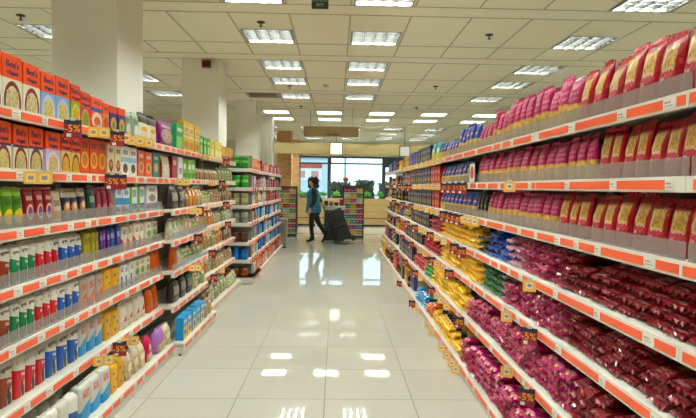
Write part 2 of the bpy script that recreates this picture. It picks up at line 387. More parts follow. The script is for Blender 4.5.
pouchk('redflat', 'rice_pouch', 'plain crimson pouch', 'pouch', .1, .05, .19, pack('redflat', '#8d1b30', [('t', .2, .8, .3, .45, '#d7a39b', 7)], .3, .3), '#9c2a3c')
boxk('bluecarton', 'drink_carton', 'white and sky blue carton', 'carton', .08, .07, .185, pack('bluecarton', '#dfe4e6', [('r', 0, 1, .35, .6, '#4f93c8'), ('d', 0, 1, .1, .4, '#6b4a3a', .3, .35), ('t', .2, .8, .7, .9, '#2b5c9a', 6)], .3))
boxk('greencarton', 'drink_carton', 'white carton with lime green print', 'carton', .09, .07, .19, pack('greencarton', '#e2e5da', [('r', 0, .3, 0, 1, '#6fb03a'), ('r', .3, 1, .15, .35, '#2f5fa6'), ('t', .35, .9, .6, .9, '#3a5a88', 6)], .3))
boxk('navycarton', 'drink_carton', 'white carton with navy base', 'carton', .1, .07, .2, pack('navycarton', '#e6e4df', [('r', 0, 1, .08, .3, '#3a4a8e'), ('e', .5, .5, .3, .14, '#8d7a6a'), ('t', .2, .8, .75, .9, '#4b4a62', 6)], .3))

# rice packs: white head, dark script, coloured lower print with a dark figure
def rice(key, colhex, word, big=False):
    desc = f'white rice pack with {word} print'
    w, d, h = (.115, .075, .215) if big else (.088, .06, .19)
    mt = pack(key, '#dedace', [('d', -.1, 1.1, -.1, .70, colhex, .10, .68), ('d', .5, 1.1, -.1, .40, '#d9ceb0', -.6, -.12), ('e', .66, .15, .14, .16, '#262122'), ('e', .64, .31, .08, .07, '#262122'), ('t', .55, .9, .48, .56, '#e6d6d0', 7)], .42, .45)
    tx = joined('lettering', [(text_mesh('agrino', .034 if big else .027, INK, .0006), (.0, .0005, h * .80))], INK)
    pouchk(key, 'rice_pack' if not big else 'rice_bag', desc if not big else f'large white rice bag, {word} print', 'rice pack' if not big else 'rice bag', w, d, h, mt, '#e3dfd4', 'brick', 4, 0, 'folded_top', 4.6, .005, [('lettering', tx)])
for big in (0, 1):
    s = 'big_' if big else 'rice_'
    rice(s + 'brown', '#8e3c22', 'brown', big); rice(s + 'green', '#157f49', 'green', big)
    rice(s + 'red', '#cf2230', 'red', big); rice(s + 'blue', '#1c56ab', 'blue', big)
def simple_rice(key, base, word, lay, seal, cat='rice pack', name='rice_pack', w=.09, d=.06, h=.19, prof='brick'):
    pouchk(key, name, word, cat, w, d, h, pack(key, base, lay, .38, .4), seal, prof, 3, 0, 'folded_top' if prof == 'brick' else 'seal', 4.4 if prof == 'brick' else 3, .005 if prof == 'brick' else .006)
simple_rice('olive', '#9a8b35', 'olive gold rice pack', [('e', .5, .4, .25, .3, '#b5a650'), ('t', .2, .8, .6, .8, '#5f5420', 7)], '#a99a44')
simple_rice('violet', '#47246b', 'deep purple rice pack', [('e', .5, .35, .2, .2, '#6a4690'), ('t', .2, .8, .6, .8, '#b9a4cc', 7)], '#55307a')
simple_rice('deepblue', '#233a86', 'deep blue rice pack', [('e', .5, .35, .2, .2, '#5470b4'), ('t', .2, .8, .6, .8, '#b4c0dc', 7)], '#2f4894')
simple_rice('whitered', '#ded6c8', 'white rice pack with orange red stripes', [('d', -.1, 1.1, -.1, .5, '#de5a34', .5, .5), ('r', .3, .5, .0, .4, '#ece4d6'), ('t', .2, .8, .65, .85, '#8a5a4c', 7)], '#e2dbcf')
simple_rice('whitemisc', '#d6cfb8', 'pale rice pack with small green picture', [('e', .5, .45, .3, .15, '#6d8d4a'), ('r', .1, .9, .1, .22, '#b58e58'), ('t', .2, .8, .7, .85, '#5b4c52', 7)], '#ddd7c6')
simple_rice('greyorange', '#b9b4a8', 'grey rice pack with orange foot', [('d', -.1, 1.1, -.1, .5, '#ee6a2b', -.35, .22), ('t', .2, .8, .55, .8, '#c9584a', 7), ('r', .0, 1, .9, 1.2, '#c9c4b8')], '#c2bdb2')
simple_rice('yellowpack', '#e2a92c', 'yellow rice pack with blue dots', [('e', .3, .7, .1, .05, '#4a5590'), ('e', .7, .45, .1, .05, '#4a5590'), ('e', .4, .2, .12, .06, '#c9402c')], '#e5b544', w=.1)
simple_rice('bluestripe', '#e2e1da', 'white rice pack with blue stripe', [('r', .15, .5, .05, .5, '#2f4f95'), ('t', .2, .8, .65, .85, '#5b5f80', 7)], '#e6e4dc')
simple_rice('lightblue', '#c6c6c0', 'grey bag with bright sky blue foot', [('d', -.1, 1.1, -.1, .55, '#2f95d6', -.3, .28), ('t', .2, .8, .62, .85, '#c9644c', 7)], '#cfcfc8', 'rice bag', 'rice_bag', .11, .075, .215)
simple_rice('whiteredbag', '#d9d0c0', 'pale bag with red flashes', [('d', .3, .7, .05, .55, '#c8323c', -.5, .2), ('n', .1, .9, .0, .3, '#e5dccb', '#a08f70', 80)], '#e0d9cc', 'rice bag', 'rice_bag', .1, .07, .2, 'pouch')
simple_rice('orangebag', '#cb5a2e', 'orange bag with black writing', [('e', .5, .4, .2, .35, '#2c1c16'), ('e', .5, .42, .12, .28, '#d9692f'), ('r', 0, 1, .88, 1.2, '#dd6d3a')], '#d8683a', 'rice bag', 'rice_bag', .11, .06, .2, 'pouch')
simple_rice('blackbag', '#24211f', 'black bag of grains', [('t', .15, .85, .35, .75, '#a79d8a', 6), ('n', .1, .9, .05, .25, '#5e5448', '#16130f', 70)], '#2d2a27', 'grain bag', 'grain_bag', .15, .08, .2, 'bag')
simple_rice('whitegreenbag', '#d6d6ca', 'white rice bag with green base', [('d', -.1, 1.1, -.1, .5, '#157f49', .2, .5), ('n', .0, 1, .55, 1, '#e8e6de', '#c3c0b4', 50)], '#e6e4dc', 'rice bag', 'rice_bag', .13, .085, .2, 'brick')
simple_rice('whitebluebag', '#dcd9cf', 'white rice bag with blue base', [('d', -.1, 1.1, -.1, .6, '#1c4f9f', .1, .58), ('e', .55, .2, .13, .16, '#1e1d22')], '#e6e4dc', 'rice bag', 'rice_bag', .13, .085, .2, 'brick')
simple_rice('beigered', '#c9b48e', 'clear bag of beige pulses', [('n', .0, 1, .0, .7, '#dcc8a0', '#94784e', 60), ('r', .2, .8, .35, .6, '#e6dec8'), ('r', 0, 1, .75, 1.2, '#d7cbb2')], '#d2c6ae', 'pulse bag', 'pulse_bag', .12, .08, .19, 'bag')
simple_rice('pinkbag', '#c4214e', 'crimson pink bag of pulses', [('n', .1, .9, .0, .35, '#dcc4a0', '#9a6a50', 60), ('e', .5, .55, .2, .15, '#e9c9c2')], '#cf3a62', 'pulse bag', 'pulse_bag', .13, .08, .2, 'bag')
simple_rice('lilacbag', '#a878b8', 'lilac bag of pulses', [('n', .1, .9, .0, .4, '#dcc4a0', '#8a6a60', 60)], '#b58ac4', 'pulse bag', 'pulse_bag', .12, .08, .2, 'bag')
simple_rice('greenbean', '#7f8a5c', 'clear bag of green pulses', [('n', .0, 1, .0, .65, '#a3a878', '#4f5a36', 60), ('r', .2, .8, .66, .86, '#d3d2bd')], '#bdbfa6', 'pulse bag', 'pulse_bag', .11, .07, .185, 'pouch')
simple_rice('brownbean', '#a98a62', 'clear bag of brown pulses', [('n', .0, 1, .0, .7, '#c4a478', '#70502f', 60), ('r', .2, .8, .7, .88, '#d8d0bc')], '#c9bda4', 'pulse bag', 'pulse_bag', .11, .07, .185, 'pouch')
simple_rice('whitebean', '#cfc6b0', 'clear bag of white beans', [('n', .0, 1, .0, .7, '#e6dfcc', '#a4977c', 55), ('r', .25, .75, .55, .85, '#6f9a4f')], '#d9d2c2', 'pulse bag', 'pulse_bag', .12, .08, .18, 'bag')
simple_rice('speckled', '#8d8266', 'clear bag of speckled beans', [('n', .0, 1, .0, .75, '#bcae8c', '#4a3a2c', 50), ('r', .2, .8, .78, .9, '#d8d4c6')], '#c5bca4', 'pulse bag', 'pulse_bag', .11, .07, .18, 'pouch')
simple_rice('lentil', '#6d4a30', 'clear bag of dark lentils', [('n', .0, 1, .0, .75, '#8d6240', '#2f1e14', 45), ('r', .2, .8, .5, .8, '#d9d4c2'), ('t', .25, .75, .55, .75, '#3f6a3a', 6)], '#b7ab96', 'pulse bag', 'pulse_bag', .11, .07, .18, 'bag')
simple_rice('orangelentil', '#c9743a', 'clear bag of orange lentils', [('n', .0, 1, .0, .7, '#dc8c4a', '#8a4a22', 45), ('r', .2, .8, .6, .85, '#e3dccb')], '#cdbfa8', 'pulse bag', 'pulse_bag', .11, .07, .18, 'pouch')
simple_rice('greenlabel', '#b9b193', 'clear bag of grains with bright green label', [('n', .0, 1, .0, 1, '#cfc4a2', '#786848', 45), ('r', .15, .85, .45, .8, '#5f9a3a'), ('t', .25, .75, .55, .7, '#eef0dc', 6)], '#c5bea8', 'pulse bag', 'pulse_bag', .11, .07, .18, 'bag')
simple_rice('maroonlabel', '#a2906e', 'clear bag of seeds with maroon label', [('n', .0, 1, .0, 1, '#c0aa80', '#5a4630', 45), ('r', .15, .85, .4, .72, '#7a2430'), ('t', .25, .75, .5, .66, '#eadccb', 6)], '#c2b8a2', 'pulse bag', 'pulse_bag', .11, .07, .18, 'pouch')
boxk('blueyellow', 'flour_box', 'sky blue and yellow carton', 'carton', .09, .07, .2, pack('blueyellow', '#3f97cf', [('r', .1, .9, .0, .55, '#e3b732'), ('e', .5, .3, .25, .12, '#2b5f96'), ('t', .2, .8, .7, .85, '#e8f0f2', 6)]))

# --- pasta side kinds
PASTA, PASTAD = '#dcb878', '#9a6c2c'
pouchk('magenta', 'pasta_bag', 'magenta pasta bag with clear base', 'pasta bag', .12, .06, .205, pack('magenta', '#ac0d52', [('n', -.1, 1.1, -.1, .46, PASTA, PASTAD, 75), ('t', .12, .88, .54, .60, '#cf8aa2', 7), ('t', .12, .88, .67, .73, '#cf8aa2', 7), ('r', .38, .62, .79, .84, '#b8557c')], .34, .5), '#b01556', lean=.05, nv=5, wr=.008)
pouchk('redpasta', 'tagliatelle_bag', 'red pasta bag with large clear window', 'pasta bag', .125, .06, .205, pack('redpasta', '#a60e1d', [('n', .16, .82, .46, .86, '#d4ac66', '#7d501c', 85), ('r', .2, .28, .52, .82, '#d8c096'), ('t', .25, .8, .43, .5, '#e0b8a8', 6), ('r', .12, .4, .31, .36, '#cfc7b8'), ('t', .15, .85, .32, .42, '#c9606a', 6)], .28, .6), '#a81020', lean=.10, nv=5, wr=.009)  # pale upright strip inside the window is a highlight put into the colour
pouchk('bluepasta', 'penne_bag', 'royal blue pasta bag with yellow base', 'pasta bag', .11, .06, .19, pack('bluepasta', '#1d449c', [('n', -.1, 1.1, -.1, .45, '#e6c878', '#a6792f', 70), ('e', .5, .66, .34, .08, '#cf2c3c'), ('t', .2, .8, .63, .70, '#eee8e8', 7)], .3, .35), '#2450ae', lean=.05, nv=3)
pouchk('blackpasta', 'penne_bag', 'black pasta bag with yellow base', 'pasta bag', .11, .06, .19, pack('blackpasta', '#191a1e', [('n', -.1, 1.1, -.1, .28, '#cfb368', '#7e5a22', 70), ('t', .2, .8, .45, .55, '#b9a86a', 7)], .3, .35), '#202126', lean=.04)
boxk('navybox', 'lasagne_box', 'dark navy box with pale print', 'box', .09, .05, .205, pack('navybox', '#23263f', [('e', .5, .3, .3, .14, '#b59a62'), ('t', .15, .85, .6, .75, '#b9bcd0', 7), ('r', 0, 1, .88, .93, '#5c628c')]))
boxk('violetbox', 'lasagne_box', 'slate violet box', 'box', .11, .05, .2, pack('violetbox', '#4c4b86', [('e', .5, .35, .3, .2, '#7f82ae'), ('r', 0, 1, 0, .1, '#8b87a8')]))
pouchk('tealpasta', 'noodle_bag', 'teal and yellow noodle bag', 'noodle bag', .13, .06, .21, pack('tealpasta', '#2b8a9a', [('r', 0, 1, .0, .4, '#d6b23a'), ('e', .5, .55, .3, .16, '#e9e2b8')], .3, .3), '#3596a4', lean=.03)
boxk('redlasagne', 'lasagne_box', 'bright red box', 'box', .1, .05, .2, pack('redlasagne', '#bf2420', [('t', .15, .85, .6, .78, '#f1d9cc', 6), ('e', .5, .3, .3, .14, '#e0b070')]))
boxk('yellowlas', 'lasagne_box', 'golden yellow box', 'box', .09, .05, .19, pack('yellowlas', '#dba12c', [('t', .15, .85, .6, .78, '#7a2c1c', 6), ('e', .5, .3, .3, .14, '#f0dca0')]))
jark('coffeejar', 'coffee_jar', 'dark coffee jar with gold label', 'jar', .045, .17, pack('coffeejar', '#38201a', [('r', -.1, 1.1, .25, .55, '#a8833c'), ('t', 0, 1, .3, .45, '#4a1f1a', 7)], .2), '#8a5a2c')
jark('saucejar', 'sauce_jar', 'red sauce jar with white label', 'jar', .042, .155, pack('saucejar', '#8e2018', [('r', -.1, 1.1, .25, .6, '#ded0bc'), ('t', 0, 1, .32, .45, '#7a2a20', 7)], .2), '#b8b4a8')
pouchk('brownpack', 'coffee_pack', 'brown foil coffee pack', 'coffee pack', .09, .06, .17, pack('brownpack', '#5a3424', [('r', 0, 1, .3, .55, '#c9a86a'), ('t', .2, .8, .65, .8, '#e0cfae', 6)], .28, .3), '#6d4430')
pouchk('creampack', 'coffee_pack', 'cream coffee pack with maroon band', 'coffee pack', .09, .06, .17, pack('creampack', '#cdb88a', [('r', 0, 1, .3, .5, '#7a1f26'), ('t', .2, .8, .62, .8, '#5a3424', 6)], .28, .3), '#d6c498')
packetk('redpk', 'spaghetti_packet', 'red spaghetti packet', 'spaghetti packet', .108, .27, .045, pack('redpk', '#7f0c17', [('n', .25, .75, .25, .8, '#c9a25a', '#8a5a26', 70), ('t', .1, .9, .06, .16, '#c9747a', 6)], .24, .7, 1), '#8f1420')
packetk('magpk', 'macaroni_packet', 'magenta macaroni packet', 'macaroni packet', .108, .27, .045, pack('magpk', '#a61054', [('n', .3, .7, .3, .8, '#d9b57a', '#9a6a36', 70), ('t', .1, .9, .05, .14, '#d98aa8', 6), ('r', .38, .62, .0, .06, '#d6b878')], .26, .6, 1), '#ad1c56')
packetk('pinkpk', 'vermicelli_packet', 'pale pink vermicelli packet', 'vermicelli packet', .108, .27, .045, pack('pinkpk', '#c77f94', [('n', .2, .8, .2, .8, '#dcc0a0', '#a07a60', 70), ('t', .1, .9, .05, .14, '#a03058', 6)], .28, .6, 1), '#d29aa8')
packetk('yelpk', 'linguine_packet', 'yellow linguine packet', 'linguine packet', .11, .26, .045, pack('yelpk', '#f2b914', [('r', 0, 1, .22, .45, '#23284c'), ('t', .1, .9, .08, .16, '#8a4a1c', 6)], .3, .6, 1), '#f7c72a')
packetk('blupk', 'bucatini_packet', 'royal blue bucatini packet', 'bucatini packet', .108, .26, .045, pack('blupk', '#1d3f9c', [('n', .25, .75, .3, .8, '#d9bd74', '#8a6a36', 70), ('t', .1, .9, .05, .15, '#9fb0dc', 6)], .26, .6, 1), '#2b53b4')
packetk('blkpk', 'wholegrain_packet', 'black packet of pasta', 'pasta packet', .108, .26, .045, pack('blkpk', '#1b1b1f', [('r', .3, .7, .04, .14, '#c9a83c')], .26, .6, 1), '#2b2b30')
packetk('grnpk', 'spinach_packet', 'dark green packet of pasta', 'pasta packet', .108, .26, .045, pack('grnpk', '#1e5a34', [('t', .1, .9, .05, .2, '#a9c79a', 6)], .26, .6, 1), '#2a6e42')
packetk('lgrnpk', 'spinach_packet', 'light green packet of pasta', 'pasta packet', .108, .26, .045, pack('lgrnpk', '#3f8f35', [('t', .1, .9, .05, .2, '#c9dfa9', 6)], .26, .6, 1), '#52a446')
packetk('redsm', 'noodle_packet', 'bright red noodle packet', 'noodle packet', .108, .25, .045, pack('redsm', '#b01e2c', [('r', .3, .7, .04, .16, '#e0c0b0')], .26, .6, 1), '#c23544')
packetk('orgpk', 'noodle_packet', 'orange noodle packet', 'noodle packet', .108, .25, .045, pack('orgpk', '#d9682c', [('r', .3, .7, .04, .16, '#f0d8b0')], .26, .6, 1), '#e07d44')
packetk('skypk', 'noodle_packet', 'sky blue noodle packet', 'noodle packet', .108, .25, .045, pack('skypk', '#2a86c0', [('r', .3, .7, .04, .16, '#e0e8f0')], .26, .6, 1), '#4a9ed0')
# end unit and far run kinds
jark('greentin', 'green_tin', 'green tin with white lid', 'tin', .07, .17, pack('greentin', '#2f8f3a', [('r', -.1, 1.1, .45, .7, '#7fbf62')], .3), '#e2e0d6', 'can')
jark('oliveTin', 'food_tin', 'olive grey tin with white lid', 'tin', .07, .17, pack('oliveTin', '#8b8b62', [('r', -.1, 1.1, .3, .6, '#a9a884')], .3), '#dcd8cc', 'can')
jark('greytin', 'food_tin', 'grey tin with pale lid', 'tin', .07, .15, pack('greytin', '#8a8880', [('r', -.1, 1.1, .3, .6, '#77756e')], .3), '#cfccc2', 'can')
jark('darktin', 'food_tin', 'dark brown tin', 'tin', .065, .14, pack('darktin', '#4a2a20', [('r', -.1, 1.1, .3, .6, '#6a4030')], .3), '#7a6a58', 'can')
jark('bluebottle', 'drink_bottle', 'blue bottle', 'bottle', .055, .21, pack('bluebottle', '#1e5fb4', [('r', -.1, 1.1, .2, .45, '#2f7ac9')], .2), '#3a78c0', 'bottle')
jark('amberjar', 'honey_jar', 'amber brown jar', 'jar', .055, .13, pack('amberjar', '#7a3a16', [('r', -.1, 1.1, .3, .6, '#9a5524')], .2), '#a87a3a')
boxk('redcarton', 'tea_box', 'red carton with pale band', 'box', .16, .1, .17, pack('redcarton', '#b01a28', [('r', .06, .94, .08, .4, '#8c1520'), ('e', .5, .3, .25, .14, '#d9b8b0'), ('t', .1, .9, .62, .82, '#e6b8b8', 5), ('r', .47, .53, 0, 1, '#7c1019')]))
boxk('bluepack', 'drink_pack', 'shrink-wrapped bright blue pack', 'pack', .2, .14, .19, pack('bluepack', '#1f63b4', [('r', .1, .9, .35, .62, '#5d9ad6'), ('t', .1, .9, .7, .85, '#c6daf0', 5)], .25, .2))
boxk('whitepack', 'flour_pack', 'white flour pack with blue mark', 'flour pack', .12, .08, .18, pack('whitepack', '#d8d4ca', [('r', .2, .8, .4, .7, '#6f86b8')]))
boxk('orangecarton', 'biscuit_box', 'orange carton', 'box', .1, .06, .2, pack('orangecarton', '#dd7430', [('r', .15, .85, .3, .6, '#eec49a')]))
boxk('yellowcarton', 'biscuit_box', 'yellow and red carton', 'box', .1, .06, .18, pack('yellowcarton', '#dca83a', [('r', 0, 1, .0, .3, '#b33428')]))

# ------------------------------------------------------------------ shelving
L_Z = {1: 1.78, 2: 1.506, 3: 1.24, 4: .979, 5: .714, 6: .419, 7: .107}
R_Z = {1: 1.767, 2: 1.5, 3: 1.231, 4: .964, 5: .705, 6: .414, 7: .085}
RAIL_H, GUARD_H = .052, .062

def rail_mesh(length, seed, orange, white):
    """price rail along +x, front at y=0 facing -y, top at z=0"""
    R = random.Random(seed); m = MB()
    m.box(0, length, 0, .012, -RAIL_H, 0, 0)
    x = R.uniform(.0, .05)
    while x < length - .05:
        L = min(R.choice(orange), length - .012 - x)
        m.box(x, x + L, -.0025, .0, -RAIL_H + .009, -.011, 1)
        x += L
        g = R.choice(white)
        if x + g < length:
            m.box(x + .006, x + g - .006, -.002, .0, -RAIL_H + .008, -.009, 2)
            m.box(x + .012, x + g * .6, -.003, -.002, -.026, -.020, 3); m.box(x + .012, x + g * .75, -.003, -.002, -.036, -.033, 3)
        x += g
    return m

def bay(side, y0, y1, front, depth_top, zs, base_front, label, guards, seed, shelf_fronts=None):
    """shelving bay; local x runs along the bay, local -y faces the aisle"""
    L = y1 - y0 - .004
    if side < 0: t = thing('shelving_bay', label, 'shelving', (-front, y0 + .002, 0), PI / 2, 'shelving bays along the aisle')
    else: t = thing('shelving_bay', label, 'shelving', (front, y1 - .002, 0), -PI / 2, 'shelving bays along the aisle')
    dback = depth_top; ztop = zs[1] + .30
    obj('back_panel', MB().box(0, L, dback - .016, dback, .03, zs[1] + .01), BACKP, t)
    for x in (0, L - .03): obj('upright', MB().box(x, x + .03, dback - .05, dback - .016, 0, zs[1] + .02), WHITE, t)
    bf = base_front - front                       # base in front of (negative) the shelves
    pl = MB(); pl.box(0, L, bf + .012, dback, 0, zs[7] - RAIL_H * .6, 0); pl.box(0, L, bf + .03, bf + .05, 0, .02, 1)
    obj('base_plinth', pl, [WHITE, BLACK], t)
    for k in range(1, 8):
        f = bf if k == 7 else (shelf_fronts or {}).get(k, front) - front
        m = MB(); m.box(0, L, f + .012, dback - .016, zs[k] - .024, zs[k], 0)
        m.box(0, L, f + .012, f + .024, zs[k] - RAIL_H, zs[k] - .02, 0)
        if k < 7:
            for x in (.032, L - .036): m.add([(x, f + .02, zs[k] - .03), (x, dback - .05, zs[k] - .03), (x, dback - .05, zs[k] - .046), (x + .003, f + .02, zs[k] - .03), (x + .003, dback - .05, zs[k] - .03), (x + .003, dback - .05, zs[k] - .046)], [(0, 1, 2), (5, 4, 3), (0, 2, 5, 3), (0, 3, 4, 1), (1, 4, 5, 2)])
        sh = obj('shelf', m, [SHELF], t)
        r = rail_mesh(L, seed + k, (.13, .17, .2, .1) if side < 0 else (.3, .22, .36, .14), (.06, .075))
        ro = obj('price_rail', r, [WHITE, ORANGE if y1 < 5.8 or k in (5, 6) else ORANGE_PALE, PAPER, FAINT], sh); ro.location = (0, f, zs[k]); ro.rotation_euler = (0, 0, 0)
        ro['label'] = 'white price rail with orange label inserts'
        if k in guards:
            g = obj('guard_panel', MB().box(.004, L - .004, f + .013, f + .0155, zs[k] + .0005, zs[k] + GUARD_H), GUARD, sh)
            g['label'] = 'clear plastic front guard'
    return t

LB = [(.75, 2.0), (2.0, 3.25), (3.25, 4.5), (4.5, 5.72), (5.72, 6.72), (6.72, 7.7)]
LWHERE = ['rice shelving bay closest to us, cut by the picture edge', 'rice shelving bay holding the tall orange rice boxes', 'rice shelving bay with the purple pouch on top',
          'deeper shelving bay with the black grain bags', 'pulse shelving bay just beyond the deeper bay', 'pulse shelving bay just before the jutting end unit']
L_FRONT = 1.44
def lfront(y, k):
    if k == 7: return 1.265 if 4.5 <= y < 5.72 else 1.35
    return 1.355 if (4.5 <= y < 5.72 and k >= 3) else 1.44
for i, (a, b) in enumerate(LB):
    deep = i == 3
    bay(-1, a, b, 1.44, .28, L_Z, 1.265 if deep else 1.35, LWHERE[i], (3, 4, 5) if i < 3 else ((4, 5) if deep else ()), 10 + i * 11, {k: 1.355 for k in (3, 4, 5, 6)} if deep else None)
RB = [(.4, 1.65), (1.65, 2.9), (2.9, 4.15), (4.15, 5.4), (5.4, 6.65), (6.65, 7.9), (7.9, 9.15), (9.15, 10.4), (10.4, 11.9)]
RWHERE = ['pasta shelving bay closest to us, cut by the picture edge', 'pasta shelving bay filled mostly with red bags', 'pasta shelving bay of magenta bags above magenta packets', 'pasta shelving bay with blue bags and yellow packets',
          'pasta shelving bay with bright red packets beside the yellow', 'shelving bay with dark navy boxes', 'coffee shelving bay beside the navy boxes', 'coffee shelving bay one short of the aisle end', 'last coffee shelving bay by the window end']
for i, (a, b) in enumerate(RB):
    # right side fronts face -x
    bay(1, a, b, 1.09, .46, R_Z, .98, RWHERE[i], (1, 2, 3) if b < 5.5 else (), 200 + i * 13, {6: 1.05})
def rfront(k): return .98 if k == 7 else (1.05 if k == 6 else 1.09)

# ------------------------------------------------------------------ goods on shelves
COUNT = {}
PENDING = []
def shelf_name(side, k): return ('rice-side ' if side < 0 else 'pasta-side ') + SHELFWORD[k] + ' shelf'
def px_y(side, x, front, z=1.3): return dist_along(side, x, front, z)
RG = random.Random(11)
def run(side, k, key, n, x0, x1, setback=.03, sz=1., rows=1, hjit=.03, lean_rot=0., near=None, prow=None):
    """n upright goods of one kind along shelf k between picture columns x0 and x1 (turned into distances along the shelf)"""
    kd = K[key]; zs = L_Z if side < 0 else R_Z
    fr = (1.474 if k < 7 else 1.40) if side < 0 else (1.124 if k < 7 else 1.02)
    ya, yb = sorted((px_y(side, x0, fr, zs[k] + .1), px_y(side, x1, fr, zs[k] + .1)))
    if side < 0: yb = min(yb, 7.66)
    line(side, k, key, n, ya, yb, setback, sz, rows, hjit)
def mixed(side, k, keys, n, x0, x1, seed):
    R2 = random.Random(seed); fr = 1.474 if k < 7 else 1.40
    ya = px_y(side, x0, fr, L_Z[k] + .1); yb = min(px_y(side, x1, fr, L_Z[k] + .1), 7.66); p = (yb - ya) / n; i = 0
    while i < n:
        m = min(R2.choice((1, 1, 2, 2, 3)), n - i); line(side, k, R2.choice(keys), m, ya + p * i, ya + p * (i + m) - .004, R2.uniform(.02, .05), R2.uniform(.78, 1.12), 1, .06); i += m
def line(side, k, key, n, ya, yb, setback=.03, sz=1., rows=1, hjit=.03):
    kd = K[key]; zs = L_Z if side < 0 else R_Z
    p = (yb - ya) / n; sx = p * .94 / kd.w
    if 'jar' in kd.name or 'tin' in kd.name or 'bottle' in kd.name: sx = min(sx, 1.0)
    for r in range(rows):
        for i in range(n):
            y = ya + p * (i + .5)
            f = lfront(y, k) if side < 0 else rfront(k)
            d = f + setback + r * .088 + RG.uniform(0, .008)
            sc = min(sz * (1 + RG.uniform(-hjit, hjit)), 1.4)
            loose = .09 if kd.name in ('pasta_bag', 'tagliatelle_bag', 'pulse_bag') else .03
            o = kd.put((-d if side < 0 else d, y, zs[k] + .001), (PI / 2 if side < 0 else -PI / 2) + RG.uniform(-loose, loose), sx, sc, RG.randrange(9), min(1.0, max(.7, sx)))
            PENDING.append((o, kd, side, k, r, y, None))
def stack(side, k, key, cols, x0, x1, layers, setback=.012):
    fr = 1.12 if k < 7 else 1.02
    ya, yb = sorted((px_y(side, x0, fr, R_Z[k] + .09), px_y(side, x1, fr, R_Z[k] + .09)))
    kd = K[key]; p = (yb - ya) / cols; sx = min(p * .965 / kd.w, 1.15)
    for c in range(cols):
        nl = layers - (1 if RG.random() < .3 else 0); back = RG.uniform(0, .02)
        for l in range(nl):
            y = ya + p * (c + .5) + RG.uniform(-.003, .003); d = rfront(k) + setback + back + RG.uniform(0, .022)
            o = kd.put((d, y, R_Z[k] + .0025 + l * .0465), -PI / 2 + RG.uniform(-.012, .012), sx, 1.0, RG.randrange(9))
            PENDING.append((o, kd, side, k, l, y, c))
def finish_labels():
    groups = {}
    for t in PENDING: groups.setdefault((t[2], t[3], t[1].desc), []).append(t)
    for (side, k, desc), v in groups.items():
        sn = shelf_name(side, k); kd = v[0][1]
        stacked = v[0][6] is not None
        if stacked:
            cols = sorted({round(t[5], 1) * 0 + t[6] for t in v})
            ys = {}
            for t in v: ys.setdefault(t[6], []).append(t[5])
            order = {c: i + 1 for i, c in enumerate(sorted(ys, key=lambda c: min(ys[c])))}
            tops = {c: max(t[4] for t in v if t[6] == c) for c in ys}
            for o, _, _, _, l, y, c in v:
                lay = 'topmost' if l == tops[c] else ('lowest' if l == 0 else ordw(l + 1) + ' up')
                tag(o, f'{desc}, {lay} in {ordw(order[c])} stack from near end, {sn}', kd.cat, f'{desc}s, {sn}')
        else:
            rows = {}
            for t in v: rows.setdefault(t[4], []).append(t)
            for r, w in rows.items():
                w.sort(key=lambda t: t[5])
                for i, t in enumerate(w):
                    rw = ' in back row' if r else ''
                    if len(w) == 1: lb = f'{desc} on the {sn}{rw}'
                    else: lb = f'{desc}, {ordw(i + 1)} from near end{rw}, {sn}'
                    tag(t[0], lb, kd.cat, f'{desc} row, {sn}')

